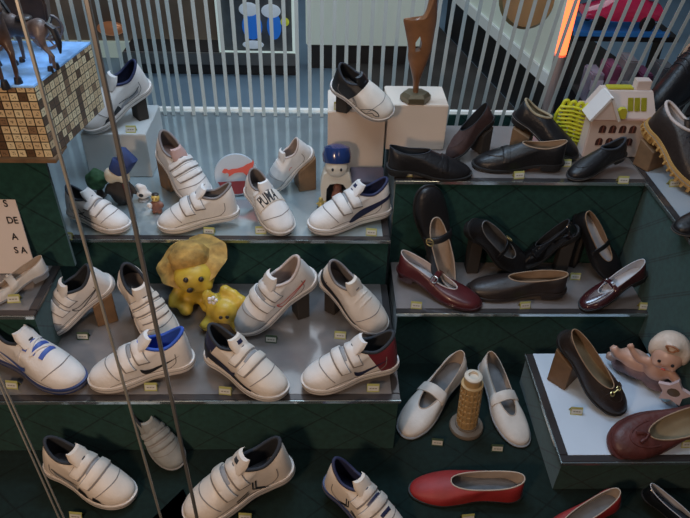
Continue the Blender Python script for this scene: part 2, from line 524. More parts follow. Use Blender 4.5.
# heights of the stepped display
ZB, ZA, ZC, ZD, ZE, ZF, ZG = .150, .273, .377, .157, .090, .273, .520
YB, YA, YC, YD = .782, 1.109, 1.18, 1.009
YBACK = 1.726

def swoosh(x, z, l, h, up=1):
    lo = [(0, .60), (.015, .32), (.10, .10), (.24, .08), (.42, .22), (.68, .46), (1, .80)]
    hi = [(0, .60), (.07, .45), (.15, .36), (.26, .33), (.42, .40), (.68, .56), (1, .80)]
    f = lambda p: (x - l * p[0], z + h * p[1])           # hook towards the toe, tail rising to the heel
    return [(f(b), f(a)) for a, b in zip(lo, hi)]

def sneaker(label, T, H, base, lift, up='white', sole='sole_white', lining='line_dark', insole='line_grey', style='', block=None, roll=0, group='white sneakers', wm=1.0, toe=None, heel=None, strapm=None, tongue=None, tface=None, heel_y=.12, **kw):
    root = thing('sneaker', label, 'sneaker')
    p = dict(W=1.06, z0=.085, spring=.035, collar=(.245, .21, .092), zc=(.36, .255, .325), toeh=.13, side=.8)
    p.update(kw)
    s = Shoe('sneaker', **p)
    um = M[up] if not (toe or heel) else zoned(up, toe, heel, heel_y)
    s.build_upper(um, root, M[lining], M[insole])
    s.build_sole([M[sole], M['sole_white']] , root)
    s.tongue(M[tongue or up], root, face=M[tface] if tface else None)
    # seams: toe cap, mudguard, heel counter
    s.strap(M['seam'], root, .80, .010, a0=-84, a1=84, th=.004, curve=-.10, name='toe_seam')
    s.line(M['seam'], root, [(.80, .10), (.66, .125), (.50, .115), (.36, .10), (.22, .115)], .008, name='side_seam', off=.005)
    s.line(M['seam'], root, [(.24, .11), (.17, .17), (.155, .27)], .008, name='heel_seam', off=.005)
    straps(s, root, style, M[strapm or up])
    ph, pt, L = place(root, s, T, H, base, lift, roll, wmul=wm)
    if block: prop_block(ph, pt, base, block[0], M[block[1]])
    return s, root

def zoned(up, toe, heel, hy):          # leather that changes colour at the toe cap or the heel counter
    m = M[up].copy(); nt = m.node_tree; b = nt.nodes['Principled BSDF']
    tc = nt.nodes.new('ShaderNodeTexCoord'); sp = nt.nodes.new('ShaderNodeSeparateXYZ'); nt.links.new(tc.outputs['Object'], sp.inputs[0])
    for k, key in ((0, toe), (1, heel)):
        if not key: continue
        src = b.inputs['Base Color'].links[0].from_socket
        z = nt.nodes.new('ShaderNodeMath'); z.operation = 'MULTIPLY_ADD'; nt.links.new(sp.outputs[2], z.inputs[0]); z.inputs[1].default_value = -.35 if k == 0 else -.45; nt.links.new(sp.outputs[1], z.inputs[2])
        g = nt.nodes.new('ShaderNodeMath'); g.operation = 'GREATER_THAN' if k == 0 else 'LESS_THAN'; nt.links.new(z.outputs[0], g.inputs[0]); g.inputs[1].default_value = .66 if k == 0 else hy - .06
        mx = nt.nodes.new('ShaderNodeMix'); mx.data_type = 'RGBA'; nt.links.new(g.outputs[0], mx.inputs[0]); nt.links.new(src, mx.inputs[6])
        mx.inputs[7].default_value = M[key].node_tree.nodes['Principled BSDF'].inputs['Base Color'].default_value[:]
        nt.links.new(mx.outputs[2], b.inputs['Base Color'])
    return m

def straps(s, root, style, sm):
    def st(y, w, **k):
        if 'name' in k: return s.strap(sm, root, y, w, **k)
        k2 = dict(k); k2['th'] = k.get('th', .012) * .35; k2['a0'] = k.get('a0', -78) - 4; k2['a1'] = k.get('a1', 78) + 4
        s.strap(M['seam'], root, y, w + .022, name='strap_edge_shading', **k2)  # wider grey band under each strap paints its edge shading
        return s.strap(sm, root, y, w, **k)
    t = style.split()
    if '2strap' in t or '2wide' in t:
        w = .105 if '2wide' in t else .088
        st(.485, w, a0=-47, a1=47, th=.022, curve=-.04); st(.625, w * .95, a0=-60, a1=60, th=.022, curve=-.05)
        s.strap(M['greytrim'], root, .56, .035, name='grey_throat_band', th=.004, a0=-26, a1=26)  # thin grey band across the throat between the straps
    if '3strap' in t:
        for y in (.48, .58, .68): st(y, .062, curve=-.04, a0=-52, a1=52, th=.020)
    if 'stay' in t:
        for y in (.47, .55, .63): st(y, .018, name='lace_stay', a0=-30, a1=30, th=.006)
    sg = (1, -1)
    if 'swoosh_outline' in t:
        pr = swoosh(.50, .10, .38, .18)
        col = M['redprint'] if 'redline' in t else M['ink']
        pts = [a for a, b in pr] + [b for a, b in reversed(pr)][1:-1]
        s.line(col, root, [p for p in pts], .010, name='outlined_check_mark', closed=True, per=5, off=.010)
    for key, m in (('swoosh_black', 'ink'), ('swoosh_blue', 'blueprint'), ('swoosh_navy', 'navyprint')):
        if key in t: s.decal(M[m], root, swoosh(.50, .10, .38, .18), name='check_mark', off=.009)
    if 'formstripe' in t:
        pr = [((.02, .30), (.02, .26)), ((.12, .275), (.13, .225)), ((.25, .24), (.27, .165)), ((.40, .21), (.41, .115)), ((.50, .175), (.52, .095)), ((.57, .12), (.57, .10))]
        s.decal(M['navyprint'], root, pr, name='curved_side_stripe', off=.009)
    if 'fourline' in t:            # thin crossing dark strokes on the side
        for k in (0, .028):
            s.line(M['ink'], root, [(.27 + k, .10), (.37 + k, .16), (.35 + k, .25)], .013, name='side_stroke', smooth=False)
            s.line(M['ink'], root, [(.56, .12 + k * .9), (.44, .14 + k * .9)], .012, name='side_stroke', smooth=False)
    if 'starstroke' in t:
        for (a, b) in (((.24, .12), (.42, .22)), ((.44, .12), (.30, .23)), ((.20, .18), (.54, .165)), ((.28, .11), (.60, .125))):
            s.line(M['ink'], root, [a, b], .014, name='side_stroke', smooth=False)
    if 'sidepanels' in t:
        s.decal(M['ink'], root, [((.52, .19), (.50, .11)), ((.60, .165), (.64, .11))], name='dark_side_panel', sub=4)
        s.decal(M['ink'], root, [((.68, .165), (.68, .11)), ((.74, .145), (.78, .11))], name='dark_side_panel', sub=4)
        s.decal(M['greytrim'], root, [((.20, .20), (.22, .15)), ((.34, .17), (.36, .12)), ((.48, .15), (.52, .105))], name='grey_side_panel', sub=2)
        s.line(M['ink'], root, [(.18, .22), (.30, .16), (.50, .20)], .010, name='side_stroke')
    if 'bars' in t:
        for y in (.36, .48):
            s.decal(M['ink'], root, [((y, .215), (y, .145)), ((y + .065, .215), (y + .065, .145))], name='dark_side_block', sub=2)
        for z in (.10, .125, .15): s.line(M['greytrim'], root, [(.22, z), (.34, z)], .008, name='side_line', smooth=False)
    if 'bluepanels' in t:
        for y in (.46, .545, .63): s.strap(M['blueprint'], root, y, .04, a0=-26, a1=26, th=.008, name='blue_throat_panel')
        s.strap(M['white'], root, .50, .016, a0=-30, a1=30, th=.013, name='throat_cord', slant=.08)
        s.strap(M['white'], root, .58, .016, a0=-30, a1=30, th=.013, name='throat_cord', slant=-.08)
        s.strap(sm, root, .40, .06, a0=-60, a1=60, th=.016)
    if 'darkwindow' in t:
        s.strap(M['navyprint'], root, .57, .045, a0=-24, a1=24, th=.006, name='dark_throat_panel')
        s.strap(M['navyprint'], root, .72, .035, a0=-22, a1=22, th=.006, name='dark_throat_panel')
    if 'sidearc' in t:
        s.decal(M['ink'], root, [((.02, .30), (.02, .22)), ((.14, .24), (.14, .15)), ((.30, .19), (.32, .11)), ((.54, .15), (.56, .105)), ((.72, .125), (.72, .10))], name='dark_side_band')
    if 'mark' in t:
        s.line(M['redprint'], root, [(.50, .20), (.46, .215), (.43, .20)], .012, name='small_side_mark')
    if 'toecurves' in t:
        for k in (0, .03, .06): s.line(M['ink'], root, [(.30 + k, .24), (.40 + k, .20), (.46 + k, .14), (.44 + k, .10)], .007, name='curved_side_line')
        s.line(M['ink'], root, [(.60, .13), (.66, .19), (.74, .21), (.82, .19), (.86, .15), (.80, .15), (.76, .17), (.70, .14), (.66, .12)], .009, name='toe_outline', closed=True)

def low_shoe(kind, label, T, H, base, lift, up, lining, insole, strap=None, buckle=None, block=None, roll=0, cat='shoe', group=None, wm=1.0, toe_lift=0, sole='sole_dark', extra='', **kw):
    names = {'mj': 'mary_jane_shoe', 'loafer': 'loafer', 'flat': 'flat_pump', 'lace': 'leather_shoe'}
    root = thing(names[kind], label, cat)
    if kind == 'mj': p = dict(W=.92, z0=.035, heelh=.075, flat=False, spring=.01, collar=(.36, .345, .098), zc=(.20, .125, .10), cexp=2.3, toeh=.075, side=.8, low=True, flare=1.03)
    elif kind == 'flat': p = dict(W=.86, z0=.02, heelh=.03, flat=False, spring=.01, collar=(.37, .355, .098), zc=(.19, .12, .09), cexp=2.4, toeh=.07, side=.8, low=True, flare=1.01, pointed=.12)
    elif kind == 'loafer': p = dict(W=.92, z0=.04, heelh=.055, flat=False, spring=.015, collar=(.305, .29, .092), zc=(.21, .15, .18), cexp=2.1, toeh=.10, side=.8, low=True, flare=1.05)
    else: p = dict(W=.96, z0=.05, heelh=.05, flat=False, spring=.02, collar=(.23, .20, .085), zc=(.23, .17, .24), cexp=2.0, toeh=.12, side=.8, flare=1.05)
    p.update(kw)
    s = Shoe(kind, **p)
    s.build_upper(M[up], root, M[lining], M[insole])
    s.build_sole(M[sole], root); s.build_heel(M[sole], root)
    if 'lugs' in extra:
        for i in range(0, NP, 2):
            x, y = s.outl[i]; x2, y2 = s.outl[(i + 1) % NP]; c = Vector((x * 1.03, .5 + (y - .5) * 1.01, 0)); d = Vector((x2 - x, y2 - y, 0)).normalized()
            mx = Matrix.Translation(c + Vector((0, 0, s.bottom(y) + .022))) @ Matrix.Rotation(math.atan2(d.y, d.x), 4, 'Z')
            bm = bmesh.new(); box(bm, -.012, .012, -.018, .018, -.026, .022, bev=.003, mtx=mx); obj('sole_lug', bm, M[sole], root, smooth=False)
    if strap:
        y = strap
        o, cen, th = s.strap(M[up], root, y, .055 if 'wide' not in extra else .10, a0=-84, a1=84, bridge=.03, th=.014, slant=0)
        if buckle:
            for sd in ((-1,) if 'medial' in extra else (1,)):
                j = int((len(cen) - 1) * (.5 + sd * .27)); P, d = cen[j][2]
                e1 = Vector((0, 1, 0)); e2 = d.cross(e1).normalized(); c = P + d * (th + .008)
                bm = bmesh.new()
                if buckle[1] == 'round':
                    tube(bm, [c + (e1 * math.cos(a) * .040 + e2 * math.sin(a) * .036) for a in [2 * PI * k / 20 for k in range(20)]], .007, 8, closed=True)
                    tube(bm, [c - e2 * .036, c + e2 * .036], .005, 6)
                else:
                    ell(bm, c, .020)
                obj('buckle', bm, M[buckle[0]], root)
    if 'saddle' in extra:
        s.strap(M[up], root, .66, .075, a0=-75, a1=75, th=.014, name='saddle_strap')
        bm = bmesh.new()
    if 'bit' in extra:
        o, cen, th = s.strap(M[up], root, .745, .05, a0=-75, a1=75, th=.014, name='saddle_strap')
        bm = bmesh.new(); c = cen[13][2][0] + cen[13][2][1] * (th + .01)
        for sd in (-1, 1): tube(bm, [c + Vector((sd * .045 + .022 * math.cos(a), .02 * math.sin(a), -.012)) for a in [2 * PI * k / 12 for k in range(12)]], .006, 6, closed=True)
        tube(bm, [c + Vector((-.03, 0, 0)), c + Vector((.03, 0, 0))], .007, 6)
        obj('metal_bit', bm, M['gold'], root)
    if 'apron' in extra:           # raised moccasin seam round the toe
        pts = []
        for k in range(25):
            a = PI * k / 24; x = math.cos(a) * .105 * s.W; y = .66 + math.sin(a) * .20
            loc, n, i, d = s.bvh.ray_cast(Vector((x, y, 1)), Vector((0, 0, -1)))
            if loc: pts.append(loc)
        bm = bmesh.new(); tube(bm, pts, .007, 6); obj('apron_seam', bm, M[up], root)
    if 'tassel' in extra:
        loc, n, i, d = s.bvh.ray_cast(Vector((0, .78, 1)), Vector((0, 0, -1)))
        bm = bmesh.new()
        for sd in (-1, 1):
            tube(bm, [loc + Vector((0, -.05, .015)), loc + Vector((sd * .02, -.02, .022)), loc + Vector((sd * .035, .03, .012))], [.008, .010, .016], 8)
        ell(bm, loc + Vector((0, -.05, .015)), .016); obj('tassel', bm, M[up], root)
    if 'laces' in extra:
        s.tongue(M[up], root, h=.06, wid=.05)
        for y in (.46, .51, .56, .61): s.strap(M['ink'], root, y, .013, a0=-24, a1=24, th=.010, name='lace')
    if 'label' in extra:
        bm = bmesh.new(); z = s.z0 + s.bed(.12) + .015
        for (x0, x1, y0, y1) in ((-.05, .05, .14, .147), (-.05, .05, .223, .23), (-.05, -.043, .14, .23), (.043, .05, .14, .23)):
            box(bm, x0, x1, y0, y1, z, z + .002)
        obj('insole_stamp', bm, M['dbrown'], root, smooth=False)
    ph, pt, L = place(root, s, T, H, base, lift, roll, toe_lift=toe_lift, wmul=wm)
    if block: prop_block(ph, pt, base, block[0], M[block[1]])
    return s, root

# ------------------------------------------------------------------ the setting
# window floor, risers and shelves (all stand where a stepped shop-window display stands)
XR = .690
def shelf(name, x0, x1, y0, y1, z, topm, riser_from=0.0, border=True, th=.007, label=None, left_edge=False, right_edge=False):
    """a glass sheet with a bevelled mirror border on a felt-covered step"""
    r = bpy.data.objects.new(name, None); COL.objects.link(r); r['kind'] = 'structure'
    o = obj('felt_step', bx(x0 + .002, x1 - .002, y0 + .003, y1, riser_from, z - th - .0005), M['cloth'], r, smooth=False)
    xa, xb = x0 + (.014 if left_edge else 0), x1 - (.014 if right_edge else 0)
    o = obj('shelf_top', bx(xa, xb, y0 + .014, y1, z - th, z), topm, r, smooth=False)
    bm = bmesh.new()
    box(bm, x0 - .001, x1 + .001, y0 - .001, y0 + .014, z - th, z + .0003, bev=.0012)
    if left_edge: box(bm, x0 - .001, x0 + .0138, y0 + .0145, y1, z - th, z + .0003, bev=.0012)
    if right_edge: box(bm, x1 - .0138, x1 + .001, y0 + .0145, y1, z - th, z + .0003, bev=.0012)
    obj('mirror_border', bm, M['border'], r, smooth=False)
    bm = bmesh.new(); box(bm, x0 - .002, x1 + .002, y0 - .004, y0 - .0012, z - th, z + .0008, bev=.0008)
    if left_edge: box(bm, x0 - .004, x0 - .0012, y0 - .004, y1, z - th, z + .0008, bev=.0008)
    obj('polished_edge', bm, M['edge'], r, smooth=False)
    return r
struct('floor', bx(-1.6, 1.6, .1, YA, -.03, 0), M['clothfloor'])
shelf('trim_1', -1.5, .141, YB, YA + .002, ZB, M['mirrorB'], right_edge=True)
shelf('trim_2', -1.5, .140, YA, YBACK, ZA, M['mirrorA'], right_edge=True)
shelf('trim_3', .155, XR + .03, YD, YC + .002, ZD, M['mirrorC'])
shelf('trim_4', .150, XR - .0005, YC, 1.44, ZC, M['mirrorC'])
shelf('trim_5', .430, 1.2, .689, .955, ZE, M['shelfE'], left_edge=True)
shelf('trim_6', -1.5, -.520, .874, 1.02, ZF, M['mirrorB'], riser_from=ZB, right_edge=True)
shelf('trim_7', XR, 1.5, .30, 1.50, ZC, mat('blue_lit_right_shelf_glass', (.42, .46, .50), .35, metal=.2), riser_from=ZE + .001, left_edge=True)  # cool light falling on this shelf is put into its glass colour
struct('trim_8', bx(-1.5, at(40, 158, ZG).x, 1.018, 1.026, ZF - .001, ZG), M['cloth'])
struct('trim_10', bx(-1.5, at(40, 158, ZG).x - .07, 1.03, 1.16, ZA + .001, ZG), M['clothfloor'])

# shop interior behind the strip blind
struct('floor_shop', bx(-3.5, 4.0, YBACK + .02, 6.5, -.35, -.02), mat('blue_grey_shop_floor', (.25, .36, .46), .35, var=.2, vscale=2))
struct('wall_back', bx(-4, 6, 6.4, 6.5, -.35, 3), mat('dim_shop_wall', (.08, .07, .06), .9, var=.3, vscale=1))
struct('added_ledge_back', bx(-1.5, .62, YBACK + .006, YBACK + .018, ZA - .003, ZA + .006), mat('glowing_ledge_behind_blind', (.75, .80, .80), .3, emit=.25))  # ledge added with its own glow for bright dashes between the slats
struct('trim_9', bx(-1.5, XR, YBACK + .001, YBACK + .02, -.02, ZA - .004), M['cloth'])

# vertical strip blind: hanging strips, slightly fanned at the right
bl = thing('vertical_blind', 'vertical strip blind of narrow pale grey slats hanging behind the display', 'blind', (0, YBACK - .03, 0))
stripm = mat('pale_grey_green_strip', (.44, .48, .46), .6, var=.06)
px = -40
bmr = bmesh.new()
x = -1.22
while x < 1.42:
    base = ZA + .002 if x < .60 else ZA + .002
    q = proj((x, YBACK - .03, .35))[0]
    lean = max(0, (q - 380)) * .0007
    w = .0049
    h = 1.25
    bm = bmesh.new()
    z0 = base if x < .13 else .02
    yy = 0
    sh = lean * (h - z0)
    nz = 4
    rows = [[Vector((x + lean * (z0 + (h - z0) * k / nz - .35) + e * w, f, z0 + (h - z0) * k / nz)) for e, f in ((-1, 0), (1, 0), (1, .0012), (-1, .0012))] for k in range(nz + 1)]
    grid(bm, rows, True, 0, True, True)
    obj('slat', bm, stripm, bl)
    x += .0325 if not (-.56 < x < -.40) else .0235
obj('head_rail', bx(-1.4, 2.4, -.012, .015, 1.2505, 1.28, bev=.002), stripm, bl, smooth=False)

# things standing in the shop behind the blind
def wallbox(x0, x1, y0, y1, z0, z1): return bx(x0, x1, y0, y1, z0, z1, bev=.004)
def pxb(px0, py0, px1, py1, Y):
    a = atY(px0, py0, Y); b = atY(px1, py1, Y)
    return min(a.x, b.x), max(a.x, b.x), min(a.z, b.z), max(a.z, b.z)
darkm = mat('dark_shop_furniture', (.035, .03, .028), .5, var=.3, vscale=6)
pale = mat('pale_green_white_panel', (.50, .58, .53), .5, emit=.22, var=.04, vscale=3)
Yc = 2.72
t = thing('display_counter', 'dark counter front below the framed panel behind the blind', 'counter', (0, Yc, 0))
x0, x1, z0, z1 = pxb(128, 78, 296, 53, Yc)
obj('counter_front', wallbox(x0, x1, 0, .15, -.02, z1), darkm, t, smooth=False)
obj('top_rail', bx(x0, x1, -.02, -.001, z1 - .05, z1 + .0, bev=.003), mat('grey_counter_rail', (.16, .16, .15), .4), t, smooth=False)
t = thing('framed_panel', 'grey framed panel with a bright border seen through the blind', 'picture', (0, Yc, 0))
x0, x1, z0, z1 = pxb(224, 50, 291, -18, Yc + .02)
obj('panel', bx(x0, x1, .02, .03, z0, z1), mat('grey_panel', (.10, .11, .12), .6, var=.3, vscale=14), t, smooth=False)
bm = bmesh.new(); f = .018
box(bm, x0 - f, x1 + f, 0, .019, z0 - f, z0, bev=.002); box(bm, x0 - f, x0, 0, .019, z0, z1 + f, bev=.002); box(bm, x1, x1 + f, 0, .019, z0, z1 + f, bev=.002)
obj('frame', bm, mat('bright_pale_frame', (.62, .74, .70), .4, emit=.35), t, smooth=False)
# two small plain round cut-outs (blue and white) standing where the panel carries its pictures
for cx, wv, lab, kind in ((252, 0, 'blue and white rounded cut-out on the grey framed panel, nearer its left side', 0), (274, 1, 'blue cut-out with a yellow edge on the grey framed panel, nearer its right side', 1)):
    g = thing('cutout_decoration', lab, 'decoration', (0, Yc, 0))
    c = atY(cx, 27, Yc); 
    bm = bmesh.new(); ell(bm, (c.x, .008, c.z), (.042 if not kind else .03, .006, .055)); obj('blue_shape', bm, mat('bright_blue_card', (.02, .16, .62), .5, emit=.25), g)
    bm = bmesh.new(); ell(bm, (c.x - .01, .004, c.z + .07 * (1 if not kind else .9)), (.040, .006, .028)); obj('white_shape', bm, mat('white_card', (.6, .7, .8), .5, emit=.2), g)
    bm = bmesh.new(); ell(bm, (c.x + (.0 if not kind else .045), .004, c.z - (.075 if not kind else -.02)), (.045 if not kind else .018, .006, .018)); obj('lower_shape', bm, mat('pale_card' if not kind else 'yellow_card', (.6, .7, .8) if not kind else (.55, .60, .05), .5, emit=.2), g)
t = thing('shop_cabinet', 'wide brownish shelf unit with a pale band seen through the blind at upper left', 'cabinet', (0, 2.9, 0))
x0, x1, z0, z1 = pxb(-60, 78, 218, -40, 2.9)
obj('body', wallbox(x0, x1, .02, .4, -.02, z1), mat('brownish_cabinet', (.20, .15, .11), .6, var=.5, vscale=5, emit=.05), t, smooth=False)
_, _, zz0, zz1 = pxb(100, 60, 190, 43, 2.9)
obj('pale_band', bx(x0, x1, 0, .019, zz0, zz1, bev=.003), mat('pale_band_glow', (.40, .48, .42), .5, emit=.3), t, smooth=False)  # own glow brightens the band in place of shop light
obj('dark_base', bx(x0, x1, .004, .019, -.019, zz0 - .02), darkm, t, smooth=False)
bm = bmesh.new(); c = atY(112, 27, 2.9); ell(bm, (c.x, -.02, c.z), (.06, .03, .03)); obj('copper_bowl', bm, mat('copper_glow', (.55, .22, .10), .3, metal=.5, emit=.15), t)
t = thing('white_counter', 'pale green-white counter front behind the wooden trophy and blind', 'counter', (0, 2.78, 0))
x0, x1, z0, z1 = pxb(306, 45, 444, -60, 2.78)
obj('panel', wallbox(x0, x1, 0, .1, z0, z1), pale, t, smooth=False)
obj('plinth', bx(x0 + .02, x1 - .02, .03, .1, -.02, z0 - .001), darkm, t, smooth=False)
# slanting counter on the right
pa = at(448, -8, .18); pb = at(566, 100, .18)
d = (pb - pa); ang = math.atan2(d.y, d.x); L = d.length - .12
t = thing('slanting_counter', 'long pale counter running diagonally behind the blind at the upper right', 'counter', (pa.x, pa.y, 0)); t.rotation_euler = (0, 0, ang)
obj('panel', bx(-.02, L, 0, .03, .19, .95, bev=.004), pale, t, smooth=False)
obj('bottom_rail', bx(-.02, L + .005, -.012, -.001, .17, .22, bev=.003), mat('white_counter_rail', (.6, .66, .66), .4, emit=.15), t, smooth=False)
obj('dark_plinth', bx(-.02, L, .012, .4, -.02, .1695), darkm, t, smooth=False)
obj('dark_floor_slab', bx(-.1, L, -.60, -.014, -.0195, .004, bev=.001), mat('dark_brown_slab', (.05, .042, .038), .7, var=.4, vscale=5), t, smooth=False)  # thin dark slab for the brown area below the counter
# round tan thing on the diagonal counter
t = thing('round_stool', 'round tan disc hanging at the top edge above the pale diagonal counter', 'stool', atY(525, 0, 2.2))
bm = bmesh.new(); lathe(bm, [(.01, 0), (.085, .004), (.092, .02), (.085, .04), (.01, .042)], 32); bmesh.ops.rotate(bm, verts=bm.verts, matrix=Matrix.Rotation(R(70), 3, 'X'))
obj('seat', bm, mat('tan_wood_disc', (.34, .24, .10), .5, var=.2), t)
bm = bmesh.new(); tube(bm, [(0, .02, 0), (0, .06, .35)], .012); obj('stem', bm, darkm, t)
# orange glowing tube
q_ = atY(566, 30, 1.82); a = Vector((q_.x + .01, 1.82, 1.0)); b = Vector((q_.x, 1.82, .42)); b2 = Vector((q_.x - .002, 1.82, -.019))
t = thing('neon_tube', 'glowing orange-red upright tube behind the blind', 'lamp', (0, 0, 0))
bm = bmesh.new(); tube(bm, [a, b], .016, 12); obj('glowing_tube', bm, mat('orange_neon', (1, .13, .04), .4, emit=2.6), t)
bm = bmesh.new(); tube(bm, [b + (b - a) * .01, b2], .017, 12); obj('lower_tube', bm, mat('dull_pinkish_tube', (.40, .30, .27), .4), t)
bm = bmesh.new(); tube(bm, [a, a + (a - b) * .06], .019, 12); obj('cap', bm, darkm, t)
# red toy car on a blue tray
Yt = 2.2
c = atY(618, 12, Yt)
t = thing('toy_car', 'glossy red-pink toy car body on a blue tray behind the blind', 'toy car', c)
bm = bmesh.new(); n = 20
prof = [(-.13, .0, .02), (-.12, .02, .05), (-.07, .035, .06), (-.02, .065, .055), (.05, .07, .055), (.09, .04, .06), (.13, .03, .055), (.14, .0, .03)]
grid(bm, [[Vector((x, w * math.cos(a), max(-.015, h * math.sin(a)))) for a in [2 * PI * k / n for k in range(n)]] for x, h, w in prof], True, 0, True, True)
obj('body', bm, mat('glossy_red_pink', (.55, .03, .10), .15, coat=1, emit=.05), t)
for wx in (-.08, .08):
    for wy in (-.055, .055):
        bm = bmesh.new(); lathe(bm, [(.004, 0), (.024, .002), (.024, .014), (.004, .016)], 18); bmesh.ops.rotate(bm, verts=bm.verts, matrix=Matrix.Rotation(R(90), 3, 'X')); bmesh.ops.translate(bm, verts=bm.verts, vec=(wx, wy, -.02)); obj('wheel', bm, M['sole_dark'], t)
t = thing('blue_tray', 'blue tray under the red toy car behind the blind', 'tray', c + Vector((.0, 0, -.046)))
bm = bmesh.new(); box(bm, -.15, .15, -.07, .1, -.010, 0, bev=.004); box(bm, -.16, .16, -.078, -.066, -.012, .006, bev=.003); obj('tray_base', bm, mat('bright_blue_plastic', (.03, .18, .50), .3, emit=.06), t)
bm = bmesh.new(); box(bm, -.15, .20, -.07, .08, -.03, -.0125, bev=.002); obj('black_shelf', bm, M['sole_dark'], t)
for sx in (-.14, .16): obj('leg', bx(sx, sx + .02, -.02, .02, -c.z + .046 - .019, -.0305), darkm, t, smooth=False)
# low dark rack with parcels behind the castle
q0 = atY(585, 118, 1.86); q1 = atY(720, 118, 1.86); zr = atY(600, 100, 1.9).z
t = thing('low_rack', 'low dark rack carrying mauve and grey parcels behind the toy house', 'rack', (0, 0, 0))
obj('board', bx(q0.x, q1.x + .25, 1.80, 2.02, zr - .015, zr), darkm, t, smooth=False)
for lx in (q0.x + .02, q1.x + .22):
    for ly in (1.81, 2.0): obj('leg', bx(lx, lx + .015, ly, ly + .015, -.019, zr - .0155), darkm, t, smooth=False)
for k, (ppx, c3) in enumerate(((592, (.30, .28, .36)), (607, (.20, .05, .12)), (622, (.22, .22, .24)), (640, (.16, .04, .10)), (660, (.10, .11, .12)), (682, (.14, .17, .15)))):
    q = atY(ppx, 80, 1.9)
    tg = thing('shop_parcel', ['pale lilac bag', 'dark mauve box', 'grey carton', 'wine red box', 'dark grey box', 'dull green box'][k] + ' standing on the low rack behind the toy house', 'box', (q.x, 1.9, zr))
    bm = bmesh.new(); box(bm, -.019, .019, -.04, .04, .0005, .10 + .02 * (k % 3), bev=.004); obj('carton', bm, mat('parcel_%d' % k, c3, .6, var=.3, vscale=20), tg, smooth=False)
    bm = bmesh.new(); box(bm, -.0192, .0192, -.0412, -.0402, .05, .08); obj('wrapper_band', bm, mat('band_%d' % k, tuple(min(1, v * 1.8 + .05) for v in c3), .6), tg, smooth=False)

# ------------------------------------------------------------------ plinths
def plinth(label, px0, px1, pytop, Yf, depth, zbase, m):
    a = atY(px0, pytop, Yf); b = atY(px1, pytop, Yf)
    o = obj('display_plinth', bx(a.x, b.x, Yf, Yf + depth, zbase + .0005, a.z, bev=.0015), m, smooth=False)
    tag(o, label, 'plinth'); return a.z
ZP1 = plinth('tan-lit white plinth under the black and white cat-marked sneaker', 328, 386, 112, 1.30, .12, ZA, M['plinth'])
ZP2 = plinth('white plinth carrying the carved wooden trophy', 388, 449, 105, 1.315, .105, ZC, M['plinth'])
ZP0 = plinth('pale grey plinth under the topmost left sneaker', 80, 145, 134, 1.36, .16, ZA, M['plinth_cool'])

# ------------------------------------------------------------------ shoes
W = 'white sneakers'
# upper left shelf
sneaker('white sneaker with navy collar tilted on the pale plinth, above all others at left', (86, 133), (151, 84), ZP0, .075, roll=-15, lining='line_navy', style='sidepanels', block=('dark wooden block under the raised heel of the topmost left sneaker', 'darkblock'), up='white')
sneaker('white two-strap sneaker with black side strokes at the left end of the upper shelf', (129, 232), (70, 211), ZA, .012, lining='line_dark', style='2strap starstroke', sole='sole_white')
sneaker('plain white sneaker with pinkish tongue, tilted behind the all-white one', (206, 206), (162, 148), ZA, .085, roll=12, W=1.15, lining='line_grey', insole='line_pink', style='3strap', tongue='line_pink', block=('small block under the heel of the steep white sneaker on the upper shelf', 'wood'))
sneaker('all-white two-strap sneaker pointing left beside the round cat sign', (160, 230), (240, 213), ZA, .02, lining='line_grey', style='2wide', up='white')
s, r = sneaker('white sneaker with four bold black letters on its wide strap', (288, 236), (250, 186), ZA, .055, roll=8, lining='line_grey', style='', collar=(.235, .195, .095), W=1.25)
o, cen, th = s.strap(M['white_warm'], r, .52, .17, a0=-74, a1=74, th=.016); s.puton(M['ink'], r, cen, th, 'PUMA', (4.2, 3.4), shift=2.2)
s.strap(M['white'], r, .36, .05, a0=-60, a1=60, th=.012, name='collar_strap', bridge=.02)
bm = bmesh.new(); box(bm, -.05, .06, 1.012, 1.02, .052, .066); obj('toe_bar', bm, M['ink'], r, smooth=False)
sneaker('silvery white sneaker tilted with its toe down behind the letter-strap one', (271, 190), (314, 150), ZA, .09, roll=-14, W=1.15, lining='insole_pale', insole='insole_pale', style='mark stay', up='white', toe='silver', block=('brown block under the silvery white sneaker', 'wood'))
sneaker('white two-strap sneaker with curved navy side stripe and navy lining', (309, 232), (390, 210), ZA, .015, lining='line_navy', insole='line_navy', style='2wide formstripe', sole='sole_white', tface='line_navy')
sneaker('black and white sneaker with curved outlines on top of the tan plinth', (390, 119), (332, 82), ZP1, .058, roll=24, W=1.28, heel_y=.38, tongue='black', up='white_warm', heel='black', lining='line_dark', style='toecurves', sole='sole_white', block=('dark block under the sneaker on the tan plinth', 'darkblock'))
# middle left shelf
sneaker('white two-strap sneaker with an outlined black check mark, tilted against the small shelf', (44, 334), (115, 280), ZB, .085, roll=-14, lining='line_dark', style='2strap swoosh_outline', up='white', toe='silver', block=('display block under the outlined check mark sneaker at left', 'wood'))
sneaker('white three-strap sneaker with black side blocks standing upright beside the yellow bears', (172, 347), (126, 274), ZB, .095, roll=12, W=1.12, lining='line_dark', style='3strap bars', up='white_warm', block=('display block under the three-strap sneaker', 'darkblock'))
sneaker('white sneaker with blue throat panels and navy sole on the middle shelf', (84, 390), (2, 350), ZB, .02, lining='line_dark', style='bluepanels swoosh_blue', sole='sole_navy', up='white')
sneaker('white sneaker with bright blue collar lining and a black check mark', (92, 386), (196, 360), ZB, .018, lining='line_blue', insole='line_blue', style='2strap swoosh_black', sole='sole_white')
sneaker('white two-strap sneaker with navy heel and navy check mark, below the yellow bears', (285, 399), (208, 352), ZB, .02, lining='line_dark', style='2strap swoosh_navy sidearc', heel='navyprint', up='white_warm', tface='navyprint')
